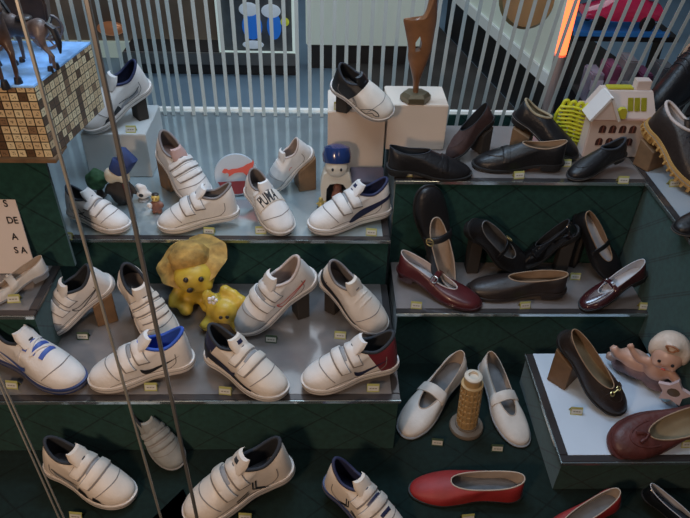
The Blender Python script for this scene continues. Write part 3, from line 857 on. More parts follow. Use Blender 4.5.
sneaker('white two-strap sneaker with a thin red check mark outline, heel raised', (240, 332), (317, 274), ZB, .095, roll=-12, lining='insole_pale', insole='insole_pale', style='2strap swoosh_outline redline', up='white', toe='silver', block=('display block under the red check mark sneaker', 'darkblock'))
sneaker('white strapless sneaker with black side band, leaning above the maroon-heeled one', (382, 332), (321, 272), ZB, .085, roll=18, W=1.12, lining='line_grey', insole='line_grey', style='sidearc stay', up='white_warm', block=('display block under the black-banded sneaker', 'darkblock'))
sneaker('white two-strap sneaker with a maroon heel on the middle shelf', (303, 388), (398, 362), ZB, .02, lining='line_dark', style='2strap swoosh_navy', heel='maroon', heel_y=.24, sole='sole_white')
# window floor, left
sneaker('white wide-strapped sneaker with dark side panels on the green floor', (134, 503), (48, 462), 0, .03, up='white_warm', lining='line_dark', style='2wide sidepanels', sole='sole_white')
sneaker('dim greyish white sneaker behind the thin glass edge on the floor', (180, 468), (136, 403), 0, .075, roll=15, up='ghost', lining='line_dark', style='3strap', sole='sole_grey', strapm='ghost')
sneaker('white sneaker with crossing black lines on its side, on the floor', (187, 520), (294, 465), 0, .04, up='white_warm', lining='line_dark', style='2strap fourline', sole='sole_white', tface='line_dark')
sneaker('white sneaker with dark throat windows on the floor left of the red pump', (402, 545), (326, 478), 0, .03, up='white_warm', lining='line_navy', insole='line_navy', style='2strap fourline darkwindow', sole='sole_navy')

# upper right shelf
low_shoe('loafer', 'black leather loafer lying side-on at the left end of the upper right shelf', (471, 176), (386, 172), ZC, .004, 'black', 'line_dark', 'line_dark', extra='saddle', collar=(.25, .235, .09), zc=(.25, .19, .26))
low_shoe('loafer', 'wine-brown suede slip-on leaning with its toe down beside the white plinth', (448, 160), (494, 118), ZC, .075,  'wine', 'line_dark', 'line_dark', extra='apron', block=('dark block under the wine-brown slip-on', 'darkblock'), zc=(.27, .21, .27))
low_shoe('loafer', 'black loafer with bluish tongue lying in the middle of the upper right shelf', (472, 166), (562, 168), ZC, .004, 'black', 'line_tan', 'insole_tan', extra='saddle apron', collar=(.25, .235, .09), zc=(.24, .18, .25))
low_shoe('lace', 'black shoe with pale insole propped up behind the loafers, near the toy castle', (575, 160), (510, 118), ZC, .065, 'black', 'insole_tan', 'insole_pale', block=('brown block under the propped black shoe', 'wood'), extra='')
low_shoe('lace', 'small black suede shoe in front of the toy castle', (568, 180), (624, 156), ZC, .03, 'black', 'line_dark', 'line_dark', extra='apron')
low_shoe('lace', 'brown boot with a yellow ridged sole propped at the right edge', (706, 197), (643, 127), ZC, .075, 'dbrown', 'insole_pale', 'insole_pale', sole='sole_tan', extra='laces lugs', z0=.09, zc=(.26, .22, .27), cat='boot', block=('brown wooden block under the yellow-soled boot', 'wood'))
low_shoe('lace', 'tall black boot with brown lining in the upper right corner', (646, 114), (715, 82), ZC, .05, 'black', 'line_tan', 'dbrown', z0=.07, zc=(.62, .56, .52), cat='boot', extra='laces')
low_shoe('lace', 'black shoe at the right edge on the right-hand shelf', (673, 234), (735, 216), ZC, .012, 'black', 'line_dark', 'line_dark')
# middle right shelf
low_shoe('mj', 'black strap shoe with gold buckle standing toe-up against the felt step', (425, 184), (437, 273), ZD, .0, 'black', 'line_beige', 'line_beige', strap=.50, buckle=('gold', 'round'), toe_lift=.222, extra='medial', roll=-48)
low_shoe('mj', 'black strap shoe with a square gold buckle leaning toe-down on the middle right shelf', (524, 269), (463, 224), ZD, .125, 'black', 'insole_grey', 'insole_grey', strap=.50, buckle=('gold', 'round'), block=('dark block under the gold-buckled leaning shoe', 'darkblock'), roll=45, extra='medial')
low_shoe('mj', 'burgundy leather strap shoe with a round silver buckle', (480, 309), (397, 272), ZD, .012, 'burg', 'insole_pale', 'insole_white', strap=.47, buckle=('chrome', 'round'), sole='burgdark')
low_shoe('loafer', 'dark brown low slip-on lying side-on at the front of the middle right shelf', (466, 292), (564, 294), ZD, .004, 'dbrown', 'line_tan', 'line_tan', zc=(.17, .14, .17), sole='dbrown')
low_shoe('loafer', 'shiny black shoe lying behind the brown slip-on', (520, 267), (582, 231), ZD, .115, 'patent', 'line_dark', 'line_dark', extra='saddle', roll=-12, block=('dark block under the shiny black shoe', 'darkblock'))
low_shoe('mj', 'black strap shoe with white insole leaning steeply near the right wall', (617, 281), (572, 214), ZD, .125, 'black', 'line_tan', 'insole_white', strap=.50, sole='black', block=('dark block under the steep white-insole shoe', 'darkblock'), roll=28)
low_shoe('mj', 'dark burgundy patent strap shoe at the right front of the middle right shelf', (580, 309), (645, 275), ZD, .055, 'burgdark', 'insole_white', 'insole_white', strap=.52, buckle=('chrome', 'stud'), sole='sole_dark')
# left small shelf
low_shoe('mj', 'ivory strap shoe with a button on the small shelf at the left edge', (-22, 308), (50, 272), ZF, .012, 'mjwhite', 'line_beige', 'line_beige', strap=.50, buckle=('white', 'stud'), sole='sole_grey', extra='wide')
# window floor and low white shelf, right
low_shoe('mj', 'ivory strap shoe on the floor left of the leaning tower model', (402, 437), (462, 366), 0, .035, 'mjwhite', 'line_beige', 'insole_grey', strap=.50, sole='sole_grey', extra='wide', z0=.02, heelh=.04)
low_shoe('mj', 'ivory strap shoe on the floor right of the leaning tower model', (522, 448), (484, 364), 0, .035, 'mjwhite', 'line_beige', 'insole_grey', strap=.50, sole='sole_grey', extra='wide', z0=.02, heelh=.04)
low_shoe('flat', 'red leather flat pump lying side-on on the floor below the leaning tower model', (408, 490), (522, 494), 0, .006, 'red', 'line_beige', 'insole_grey', sole='sole_dark', W=.95, collar=(.325, .31, .098), zc=(.19, .135, .14))
low_shoe('flat', 'red leather flat pump with raised heel cut by the bottom edge', (540, 545), (618, 500), 0, .035, 'red', 'line_beige', 'insole_grey', sole='sole_dark')
low_shoe('flat', 'black flat pump with a pale lining at the bottom right corner', (715, 545), (640, 492), 0, .03, 'patent', 'insole_white', 'line_dark', sole='sole_dark')
low_shoe('loafer', 'dark brown loafer with small gold bit propped up on the low white shelf', (620, 414), (558, 334), ZE, .10, 'dbrown', 'line_tan', 'insole_tan', extra='bit apron', sole='sole_dark', collar=(.36, .345, .10), block=('light wooden block under the brown loafer on the low white shelf', 'wood'), roll=18)
low_shoe('loafer', 'reddish brown moccasin with tassel and stamped insole on the low white shelf', (607, 448), (720, 414), ZE, .02, 'mocc', 'line_tan', 'insole_tan', extra='tassel apron label', sole='mocc', zc=(.16, .10, .11), collar=(.365, .35, .105), toeh=.085, roll=-26)

# ------------------------------------------------------------------ price tags
def price_tag(px, py, z, label, dark=False, rot=0, wide=1.0):
    p = at(px, py + 5, z)
    t = thing('price_tag', label, 'price tag', p, 'folded price tags'); t.rotation_euler = (0, 0, R(rot))
    w, h = .0115 * wide, .016
    bm = bmesh.new()
    vs = [(-w, 0, 0), (w, 0, 0), (w, .006, h), (-w, .006, h), (-w, .013, .0), (w, .013, .0)]
    th = .0008
    V = [bm.verts.new(v) for v in vs]
    bm.faces.new((V[0], V[1], V[2], V[3])); bm.faces.new((V[3], V[2], V[5], V[4]))
    obj('folded_card', bm, M['tagdark' if dark else 'taggreen'], t, smooth=False)
    bm = bmesh.new()
    q = [(-w * .88, .0006 * 0 + .0022 - .0012, h * .18), (w * .88, .001, h * .18), (w * .88, .0038, h * .80), (-w * .88, .0038, h * .80)]
    q = [(x, y - .0006, zz) for x, y, zz in q]
    bm.faces.new([bm.verts.new(v) for v in q]); obj('white_sticker', bm, M['tagpaper'], t, smooth=False)
    bm = bmesh.new()
    for u0, u1, v0, v1 in ((-.6, -.25, .42, .62), (-.15, .2, .42, .62), (.3, .62, .42, .62)):
        bm.faces.new([bm.verts.new((w * u, .001 + .0028 * v - .0012, h * (.18 + .62 * v))) for u, v in ((u0, v0), (u1, v0), (u1, v1), (u0, v1))])
    obj('faint_print', bm, M['seam'], t, smooth=False)
    return t
A, B, C_, D = ZA, ZB, ZC, ZD
for px_, py_, z, what, *dk in (
    (67, 235, A, 'beside the sneaker with black side strokes'),
    (209, 230, A, 'in front of the all-white two-strap sneaker'),
    (261, 229, A, 'by the toe of the letter-strap sneaker'),
    (371, 231, A, 'below the sneaker with a curved navy side stripe'),
    (131, 128, ZP0, 'on the pale plinth by the topmost left sneaker'),
    (339, 105, ZP1, 'on the tan plinth by the black and white sneaker'),
    (12, 384, B, 'at the left edge of the middle shelf'),
    (151, 386, B, 'below the blue-lined sneaker'),
    (225, 390, B, 'left of the toe of the navy-heeled sneaker'),
    (373, 387, B, 'below the maroon-heeled sneaker'),
    (271, 338, B, 'behind, by the toe of the red check mark sneaker', 1),
    (340, 334, B, 'by the black-banded sneaker at the right of the middle shelf'),
    (83, 335, B, 'by the toe of the outlined check mark sneaker', 1),
    (14, 298, ZF, 'on the small shelf under the ivory shoe at left'),
    (76, 515, 0, 'on the floor below the sneaker with dark side panels'),
    (245, 516, 0, 'at the bottom edge below the sneaker with crossing lines'),
    (407, 172, C_, 'by the heel of the side-on black leather loafer'),
    (519, 174, C_, 'in front of the loafer with bluish tongue'),
    (566, 162, C_, 'between the propped black shoe and the small suede shoe'),
    (623, 179, C_, 'right of the small black suede shoe'),
    (674, 182, C_, 'under the yellow-soled boot'),
    (416, 304, D, 'below the burgundy strap shoe with a round buckle'),
    (525, 304, D, 'in front of the dark brown low slip-on'),
    (575, 275, D, 'right of the dark brown slip-on, further back'),
    (644, 305, D, 'below the dark burgundy patent shoe'),
    (437, 441, 0, 'beside the toe of the left ivory strap shoe', 1),
    (497, 447, 0, 'beside the toe of the right ivory strap shoe', 1),
    (468, 517, 0, 'below the side-on red pump'),
    (576, 410, ZE, 'on the low white shelf left of the brown loafer'),
    (687, 443, ZE, 'on the low white shelf under the moccasin')):
    price_tag(px_, py_, z, 'folded price tag ' + what, dark=bool(dk), rot=random.uniform(-8, 8))

# ------------------------------------------------------------------ mosaic box, sign and figures at the left
def wall_mosaic():
    m = mat('letter_tile_mosaic', (.5, .4, .25), .35)
    nt = m.node_tree; b = nt.nodes['Principled BSDF']
    tc = nt.nodes.new('ShaderNodeTexCoord')
    sep = nt.nodes.new('ShaderNodeSeparateXYZ'); nt.links.new(tc.outputs['UV'], sep.inputs[0])
    def mth(op, a, c=0):
        n = nt.nodes.new('ShaderNodeMath'); n.operation = op
        for i, v in enumerate((a, c)):
            if hasattr(v, 'links'): nt.links.new(v, n.inputs[i])
            else: n.inputs[i].default_value = v
        return n.outputs[0]
    u, v = sep.outputs[0], sep.outputs[1]
    fu, fv = mth('FRACT', u), mth('FRACT', v)
    cmb = nt.nodes.new('ShaderNodeCombineXYZ'); nt.links.new(mth('FLOOR', u), cmb.inputs[0]); nt.links.new(mth('FLOOR', v), cmb.inputs[1])
    wn = nt.nodes.new('ShaderNodeTexWhiteNoise'); wn.noise_dimensions = '2D'; nt.links.new(cmb.outputs[0], wn.inputs['Vector'])
    cr = nt.nodes.new('ShaderNodeValToRGB'); e = cr.color_ramp.elements
    e[0].position = 0; e[0].color = (.10, .055, .03, 1); e[1].position = 1; e[1].color = (.62, .46, .26, 1); cr.color_ramp.interpolation = 'CONSTANT'
    k = e.new(.17); k.color = (.22, .13, .07, 1); k = e.new(.28); k.color = (.60, .45, .26, 1); k = e.new(.7); k.color = (.70, .58, .36, 1)
    nt.links.new(wn.outputs[0], cr.inputs[0])
    ed = mth('MINIMUM', mth('MINIMUM', fu, mth('SUBTRACT', 1, fu)), mth('MINIMUM', fv, mth('SUBTRACT', 1, fv)))
    grout = mth('LESS_THAN', ed, .07)
    # a small dark mark inside most tiles
    du = mth('ABSOLUTE', mth('SUBTRACT', fu, .5)); dv = mth('ABSOLUTE', mth('SUBTRACT', fv, .5))
    nz = nt.nodes.new('ShaderNodeTexNoise'); nz.inputs['Scale'].default_value = 5.0; nt.links.new(tc.outputs['UV'], nz.inputs[0])
    mark = mth('MULTIPLY', mth('LESS_THAN', mth('MAXIMUM', du, dv), .22), mth('GREATER_THAN', nz.outputs[0], .52))
    f = mth('MAXIMUM', grout, mth('MULTIPLY', mark, .7))
    mx = nt.nodes.new('ShaderNodeMix'); mx.data_type = 'RGBA'; nt.links.new(f, mx.inputs[0]); nt.links.new(cr.outputs[0], mx.inputs[6]); mx.inputs[7].default_value = (.03, .02, .012, 1)
    nt.links.new(mx.outputs[2], b.inputs['Base Color'])
    return m
zt = ZG + .132
f0 = at(34, 158, ZG + .001); Yf = f0.y
P = {'fr': at(34, 88, zt), 'br': at(91, 44, zt)}
xr, yr = P['fr'].x, P['fr'].y; xb_, yb_ = P['br'].x, P['br'].y
t = thing('mosaic_box', 'box covered in brown and cream letter tiles with a shiny blue top at upper left', 'box', (0, 0, 0))
bm = bmesh.new(); uvl = bm.loops.layers.uv.new('UVMap')
zb = ZG + .008
q = [(xr - .30, yr), (xr, yr), (xb_, yb_), (xb_ - .34, yb_)]
lo = [bm.verts.new((x, y, zb)) for x, y in q]; hi = [bm.verts.new((x, y, zt)) for x, y in q]
tile = .0145
for i in range(4):
    f = bm.faces.new((lo[i], lo[(i + 1) % 4], hi[(i + 1) % 4], hi[i]))
    ln = (Vector(q[(i + 1) % 4]) - Vector(q[i])).length
    for lp, (u, v) in zip(f.loops, ((0, 0), (ln, 0), (ln, zt - zb), (0, zt - zb))): lp[uvl].uv = (u / tile - ln / tile, v / tile - zt / tile + 40)
bm.faces.new(lo)
obj('tiled_walls', bm, wall_mosaic(), t, smooth=False, keep=False)
bm = bmesh.new(); A4 = [bm.verts.new((x, y, zt + .0005)) for x, y in q]; B4 = [bm.verts.new((x, y, zt + .004)) for x, y in q]
bm.faces.new(A4); bm.faces.new(B4)
for i in range(4): bm.faces.new((A4[i], A4[(i + 1) % 4], B4[(i + 1) % 4], B4[i]))
obj('blue_top', bm, mat('blue_lit_shiny_top', (.22, .42, .75), .15, var=.45, vscale=25, emit=.10), t, smooth=False)  # blue light on the top put into its colour, with a faint glow
bm = bmesh.new(); box(bm, xr - .31, xr + .006, yr - .008, yr + .05, ZG + .0005, zb - .0003, bev=.001); obj('wooden_base', bm, M['wood'], t, smooth=False)

# horse figures on the box
def horse(label, px, py, s, ang, m):
    c = at(px, py, zt + .004)
    t = thing('horse_figurine', label, 'figurine', c, 'dark horse figurines on the mosaic box'); t.rotation_euler = (0, 0, R(ang)); t.scale = (s, s, s)
    it = [('e', (0, 0, .075), (.042, .017, .019)), ('e', (.030, 0, .078), (.018, .017, .021)), ('e', (-.032, 0, .078), (.018, .017, .020)),
          ('t', [(.036, 0, .085), (.052, 0, .105), (.060, 0, .122)], [.014, .011, .009]), ('t', [(.056, 0, .124), (.070, 0, .118), (.085, 0, .108)], [.010, .008, .006]),
          ('e', (.054, .005, .133), (.003, .002, .006)), ('e', (.054, -.005, .133), (.003, .002, .006))]
    for lx, ly, b1, b2 in ((.034, .009, .02, .0), (.034, -.009, -.004, .004), (-.036, .009, -.012, -.002), (-.036, -.009, .010, -.004)):
        if lx > 0: it.append(('t', [(lx, ly, .070), (lx + b1 * .6, ly, .040), (lx + b1 * .3, ly, .004)], [.009, .0052, .0045]))
        else: it.append(('t', [(lx, ly, .072), (lx + .008 + b1, ly, .048), (lx - .008 + b1, ly, .030), (lx + b1 - .004, ly, .004)], [.011, .007, .0048, .0045]))
    blobs('body', it, m, t, .0035)
    bm = bmesh.new(); tube(bm, [(-.050, 0, .088), (-.064, 0, .080), (-.070, 0, .055), (-.068, 0, .035)], [.004, .006, .006, .002], 8); obj('tail', bm, M['ink'], t)
    bm = bmesh.new(); tube(bm, [(.028, 0, .100), (.042, 0, .122), (.054, 0, .136)], [.003, .005, .003], 8); obj('mane', bm, M['ink'], t)
    for ly in (.009, -.009):
        for lx in (.034, -.038):
            bm = bmesh.new(); lathe(bm, [(.0055, -.004), (.006, 0), (.0045, .008)], 12, (lx + (.006 if lx > 0 else -.004), ly, .0005)); obj('hoof', bm, M['ink'], t)
    # harness and rider's load
    bm = bmesh.new(); ell(bm, (-.002, 0, .094), (.016, .015, .006)); obj('saddle', bm, M['dbrown'], t)
    return t
hm = mat('dark_bronze_figure', (.075, .042, .030), .35, var=.4, vscale=60)
hm2 = mat('grey_brown_figure', (.13, .095, .085), .4, var=.4, vscale=60)
horse('dark bronze horse figurine at the left edge on top of the mosaic box', 2, 76, 1.15, -50, hm)
horse('smaller grey-brown horse figurine on the blue-topped mosaic box', 36, 66, .85, 160, hm2)
# rider group above the left horse
c = at(24, 46, zt + .004)
t = thing('carriage_figurine', 'dark ornate carriage figurine behind the horses on the mosaic box', 'figurine', c); t.scale = (1.3, 1.3, 1.3); t.rotation_euler = (0, 0, R(12))
for sx in (-.035, .035):
    for sy in (-.018, .018):
        bm = bmesh.new(); tube(bm, [(sx + .017 * math.cos(a), sy, .018 + .017 * math.sin(a)) for a in [2 * PI * k / 18 for k in range(18)]], .0022, 6, closed=True)
        for a in range(3): tube(bm, [(sx + .017 * math.cos(a * 1.047), sy, .018 + .017 * math.sin(a * 1.047)), (sx - .017 * math.cos(a * 1.047), sy, .018 - .017 * math.sin(a * 1.047))], .0012, 6)
        obj('wheel', bm, hm2, t)

bm = bmesh.new(); rows = [[Vector((x * w, y * .018, z)) for x, y in ((-1, -1), (1, -1), (1, 1), (-1, 1))] for w, z in ((.025, .025), (.042, .035), (.045, .060), (.036, .085), (.030, .10))]
grid(bm, rows, True, 0, True, True); bmesh.ops.bevel(bm, geom=bm.edges[:], offset=.003, segments=2, affect='EDGES'); obj('coach_body', bm, hm, t)
for x in (-.045, .0, .035):
    blobs('passenger', [('e', (x, 0, .115), (.010, .009, .016)), ('e', (x + .002, 0, .137), .008), ('t', [(x, .006, .120), (x + .014, .012, .112), (x + .024, .008, .116)], [.004, .0035, .003]), ('t', [(x, -.006, .120), (x + .014, -.012, .112), (x + .024, -.008, .116)], [.004, .0035, .003])], hm2, t, .0025)

# sign leaning on the felt step
a = at(-14, 276, ZF); 
t = thing('paper_sign', 'white card sign with black capital letters leaning on the green step', 'sign')
pa = at(36, 276, ZF + .001)
pc = at(16, 193, ZF + .115)
h = Vector((pc.x * 0, .045, .115)); wv = Vector((1, .0, 0))
upv = Vector((-.010, .030, .165)); o_ = Vector((pa.x - .16, pa.y + .006, ZF + .002))
def SP(u, v): return o_ + wv * (u * .16) + upv * v
bm = bmesh.new(); n_ = wv.cross(upv).normalized()
V1 = [bm.verts.new(SP(*uv)) for uv in ((0, 0), (1, 0), (1, 1), (0, 1))]; V2 = [bm.verts.new(SP(*uv) + n_ * -.002) for uv in ((0, 0), (1, 0), (1, 1), (0, 1))]
bm.faces.new(V1); bm.faces.new(V2)
for i in range(4): bm.faces.new((V1[i], V1[(i + 1) % 4], V2[(i + 1) % 4], V2[i]))
obj('card', bm, mat('white_card_sign', (.74, .66, .62), .7), t, smooth=False)
for s_, u, v in (('S', .88, .87), ('DE', .90, .67), ('A', .87, .47), ('S A', .89, .30)):
    vs, fs = text_polys(s_, 1.0)
    bm = bmesh.new(); V = [bm.verts.new(SP(u + x * .105, v + y * .115) + n_ * (-.0026 if (n_.y > 0) else .0008)) for x, y, _ in vs]
    for f in fs:
        try: bm.faces.new([V[i] for i in f])
        except ValueError: pass
    o_l = obj('lettering', bm, M['ink'], t, smooth=False, keep=True); o_l['kind'] = 'thing'

# ------------------------------------------------------------------ figures on the upper left shelf
# small figure with a navy cap
c = at(124, 203, ZA)
t = thing('capped_figurine', 'dark-bodied figurine with cream head and pointed navy cap', 'figurine', c); t.scale = (1.15,) * 3
blobs('body', [('e', (0, 0, .022), (.022, .018, .024)), ('e', (.0, 0, .045), (.016, .014, .018)), ('t', [(.012, 0, .048), (.026, -.006, .036), (.03, -.010, .026)], [.006, .006, .005]), ('t', [(-.012, 0, .048), (-.024, -.006, .036), (-.026, -.010, .026)], [.006, .006, .005])], M['darkblock'], t)
blobs('head', [('e', (-.002, 0, .066), (.024, .018, .015)), ('e', (-.012, -.004, .060), (.012, .012, .012)), ('e', (.012, -.004, .060), (.012, .012, .012))], mat('cream_fleece', (.60, .53, .40), .9, var=.2), t, .003)
bm = bmesh.new(); tube(bm, [(.000, 0, .070), (.010, .003, .084), (.022, .005, .094), (.014, .006, .112), (.008, .006, .118)], [.017, .020, .019, .010, .003], 18); obj('cap', bm, mat('navy_cap', (.022, .04, .13), .7), t)
bm = bmesh.new(); tube(bm, [(.013, -.010, .050), (.017, -.014, .035), (.016, -.014, .020)], [.005, .006, .004], 8); obj('red_scarf', bm, M['maroon'], t)
# green plush ball
c = at(101, 196, ZA)
t = thing('green_pompom', 'round dark green leafy ball behind the stroke-marked sneaker', 'ornament', c)
random.seed(3)
it = [('e', (0, 0, .045), .022)]
for k in range(34):
    v = Vector((random.gauss(0, 1), random.gauss(0, 1), random.gauss(0, 1))).normalized() * .020; it.append(('e', v + Vector((0, 0, .045)), .0065))
blobs('foliage', it, mat('dark_green_leaves', (.03, .085, .03), .8, var=.4, vscale=60), t, .003)
bm = bmesh.new(); lathe(bm, [(.012, .0005), (.014, .002), (.008, .006), (.005, .03)], 14); obj('pot_foot', bm, M['darkblock'], t)
# small white shell-like bird
c = at(144, 200, ZA)
t = thing('bird_figurine', 'tiny grey-white bird ornament with a dark mark near the rider figurine', 'figurine', c)
blobs('body', [('e', (.003, 0, .030), (.010, .004, .012)), ('e', (0, 0, .018), (.015, .012, .014)), ('e', (-.006, 0, .034), (.010, .009, .009)), ('t', [(.012, 0, .018), (.022, 0, .014)], [.007, .003])], M['white'], t, .003)
bm = bmesh.new(); ell(bm, (-.016, -.001, .034), (.004, .0018, .0016)); ell(bm, (-.001, -.0115, .019), (.0055, .002, .0045)); obj('dark_mark', bm, M['ink'], t)
bm = bmesh.new(); lathe(bm, [(.012, .0003), (.013, .002), (.009, .005)], 16); obj('base', bm, M['greytrim'], t)
# tiny character: generic chubby figure, brown and gold
c = at(158, 212, ZA)
t = thing('gnome_figurine', 'tiny brown figurine with golden face beside the all-white sneaker', 'figurine', c)
blobs('body', [('e', (0, 0, .017), (.013, .011, .016)), ('e', (.012, -.003, .020), (.005, .005, .008)), ('e', (-.012, -.003, .020), (.005, .005, .008)), ('e', (.006, -.004, .004), (.006, .008, .004)), ('e', (-.006, -.004, .004), (.006, .008, .004))], mat('red_brown_glaze', (.22, .09, .06), .4), t, .0025)
blobs('head', [('e', (0, -.001, .037), (.010, .009, .009)), ('e', (0, -.009, .036), (.003, .003, .003))], mat('golden_glaze', (.60, .40, .10), .3), t, .002)
bm = bmesh.new(); ell(bm, (0, .002, .044), (.008, .007, .004)); obj('hair', bm, M['dbrown'], t)
bm = bmesh.new(); ell(bm, (-.013, -.008, .022), (.006, .004, .007)); obj('white_pouch', bm, M['white'], t)
bm = bmesh.new(); ell(bm, (.0035, -.0095, .040), .0014); ell(bm, (-.0035, -.0095, .040), .0014); obj('eyes', bm, M['ink'], t)

# round cat sign
c = at(238, 196, ZA); r = .032
t = thing('round_sign', 'round white and red sign with a leaping cat standing between the white sneakers', 'sign', c)
t.rotation_euler = (R(-14), 0, R(6)); t.scale = (1.5, 1.5, 1.5)
bm = bmesh.new(); n = 40
rows = [[Vector((q * r * math.cos(2 * PI * k / n), y, r + .002 + q * r * math.sin(2 * PI * k / n))) for k in range(n)] for q, y in ((1, .003), (1.03, .0), (1, -.003))]
grid(bm, rows, True, 0, True, True); obj('disc', bm, mat('bluish_white_enamel', (.50, .55, .60), .3), t)
redm = M['redprint']
bm = bmesh.new()
pts = [Vector((r * .93 * math.cos(a), -.0036, r + .002 + r * .93 * math.sin(a))) for a in [PI + .32 + (PI - .64) * k / 16 for k in range(17)]]
bm.faces.new([bm.verts.new(p) for p in pts]); obj('red_lower_field', bm, mat('dark_red_enamel', (.36, .05, .05), .4), t, keep=True, smooth=False)
cat = [(-.80, .22), (-.66, .44), (-.52, .42), (-.40, .34), (-.20, .40), (.10, .42), (.42, .52), (.62, .66), (.95, .80), (1.00, .98), (1.06, .78), (.76, .52), (.66, .22), (.72, .0), (.95, -.22), (.80, -.22), (.56, -.04), (.40, .14), (.16, .16), (-.10, .12), (-.30, -.02), (-.44, -.10), (-.40, .06), (-.50, .18), (-.62, .12)]
bm = bmesh.new(); f = bm.faces.new([bm.verts.new((x * r * .82, -.0048, r * 1.10 + z * r * .72)) for x, z in cat]); bmesh.ops.triangulate(bm, faces=[f])
bmesh.ops.solidify(bm, geom=bm.faces[:], thickness=.0012)
obj('leaping_cat', bm, redm, t, smooth=False)
bm = bmesh.new(); box(bm, -.012, .012, .004, .03, .0005, .004, bev=.001); obj('foot', bm, M['greytrim'], t)

# nutcracker-like figure in a blue cap, arch body
c = at(336, 205, ZA)
t = thing('arched_figurine', 'cream arched figurine with round blue cap and dark niche', 'figurine', c); t.scale = (1.3, 1.3, 1.3)
cream = mat('cream_glaze', (.62, .56, .46), .35, var=.08)
bm = bmesh.new()
o1 = [(-.026, 0), (-.027, .045), (-.022, .068), (-.012, .076), (.012, .076), (.022, .068), (.027, .045), (.026, 0)]
i1 = [(-.017, 0), (-.018, .040), (-.012, .050), (0, .052), (.012, .050), (.018, .040), (.017, 0)]
prism(bm, o1 + list(reversed(i1)), -.012, .014); bmesh.ops.bevel(bm, geom=bm.edges[:], offset=.0012, segments=1, affect='EDGES'); obj('arched_body', bm, cream, t)
bm = bmesh.new(); box(bm, -.018, .018, .012, .0135, .001, .052); obj('niche_back', bm, M['dbrown'], t, smooth=False)
blobs('niche_figure', [('e', (.002, .0, .018), (.011, .009, .016)), ('e', (.002, 0, .036), (.008, .008, .008))], mat('terracotta_glaze', (.24, .10, .07), .5, var=.3, vscale=80), t, .003)
bm = bmesh.new(); ell(bm, (0, -.004, .078), (.020, .016, .018)); obj('head', bm, cream, t)
bm = bmesh.new(); tube(bm, [(0, .004, .084), (0, .008, .096), (0, .012, .107), (0, .014, .112)], [.023, .0245, .021, .008], 24); obj('cap', bm, mat('glossy_navy_cap', (.015, .035, .13), .2, coat=.5), t)
bm = bmesh.new()
for sx in (-.007, .007): ell(bm, (sx, -.019, .081), (.002, .0015, .003))
obj('eyes', bm, M['ink'], t)
# small toy house beside it
c = at(366, 200, ZA)
t = thing('toy_house', 'small toy house with a purple-grey roof and red front beside the arched figurine', 'toy house', c); t.scale = (1.22, 1.22, 1.22)
bm = bmesh.new(); box(bm, -.022, .024, -.012, .03, .0005, .042, bev=.001); obj('walls', bm, mat('dull_red_front', (.42, .14, .12), .6), t, smooth=False)
bm = bmesh.new(); prism(bm, [(-.018, .0425), (-.018, .050), (.008, .066), (.036, .050), (.036, .0425)], -.03, .03, mtx=Matrix.Rotation(R(90), 4, 'Z')); bmesh.ops.bevel(bm, geom=bm.edges[:], offset=.001, segments=1, affect='EDGES'); obj('roof', bm, mat('purple_grey_roof', (.09, .07, .10), .6), t, smooth=False)
for k in range(3):
    bm = bmesh.new(); box(bm, -.017 + .014 * k, -.008 + .014 * k, -.0128, -.0121, .012, .030); obj('window', bm, M['ink'], t, smooth=False)
# tiny golden figure
c = at(321, 208, ZA)
t = thing('golden_figurine', 'tiny golden figurine beside the toe of the navy-striped sneaker', 'figurine', c)
blobs('body', [('e', (0, 0, .010), (.008, .007, .010)), ('e', (0, 0, .024), (.006, .006, .006)), ('t', [(.004, 0, .015), (.012, -.003, .022)], [.003, .002]), ('t', [(-.004, 0, .015), (-.012, -.003, .012)], [.003, .002])], mat('old_gold_figure', (.45, .33, .10), .35, metal=.3), t, .002)
bm = bmesh.new(); lathe(bm, [(.008, .0003), (.009, .002), (.006, .004)], 14); obj('base', bm, M['dbrown'], t)

# wooden trophy
c = at(415, 101, ZP2)
t = thing('wooden_trophy', 'carved brown wooden flame-shaped trophy on a hexagonal base on the white plinth', 'trophy', c); t.scale = (1.3, 1.3, 1.18)
wd = mat('polished_brown_wood', (.20, .085, .035), .35, var=.3, vscale=30, coat=.3)
bm = bmesh.new(); n = 6
rows = [[Vector((r * math.cos(2 * PI * k / n), r * .8 * math.sin(2 * PI * k / n), z)) for k in range(n)] for r, z in ((.023, .0005), (.026, .003), (.026, .012), (.021, .018))]
grid(bm, rows, True, 0, True, True); obj('hexagonal_base', bm, mat('bronze_green_base', (.16, .13, .08), .3, metal=.4), t, smooth=False)
left = [(-.005, .018), (-.008, .045), (-.018, .080), (-.019, .100), (-.026, .130), (-.030, .150), (-.016, .142), (-.004, .148), (.004, .165), (.008, .20), (.014, .23)]
right = [(.004, .018), (.006, .045), (.014, .075), (.019, .10), (.021, .130), (.022, .150), (.021, .165), (.020, .18), (.021, .20), (.021, .21), (.020, .23)]
hole = [(-.008, .095), (-.009, .112), (-.003, .124), (.001, .112), (.0, .098)]
bm = bmesh.new()
Lc = catmull(left, 3, False); Rc = catmull(right, 3, False)
rows = []
for a, b in zip(Lc, Rc):
    w = (b[0] - a[0]); row = []
    for k in range(12):
        an = 2 * PI * k / 12; row.append(Vector(((a[0] + b[0]) / 2 + math.cos(an) * w / 2, math.sin(an) * min(.009, w * .5), (a[1] + b[1]) / 2 + (a[1] - b[1]) / 2 * -math.cos(an) * 1.0)))
    rows.append(row)
grid(bm, rows, True, 0, True, True)
sculpt = obj('carved_flame', bm, wd, t)
cut = bmesh.new(); prism(cut, hole, -.03, .03); cm = bpy.data.meshes.new('cut'); bmesh.ops.recalc_face_normals(cut, faces=cut.faces); cut.to_mesh(cm); cut.free()
co = bpy.data.objects.new('cut', cm); COL.objects.link(co)
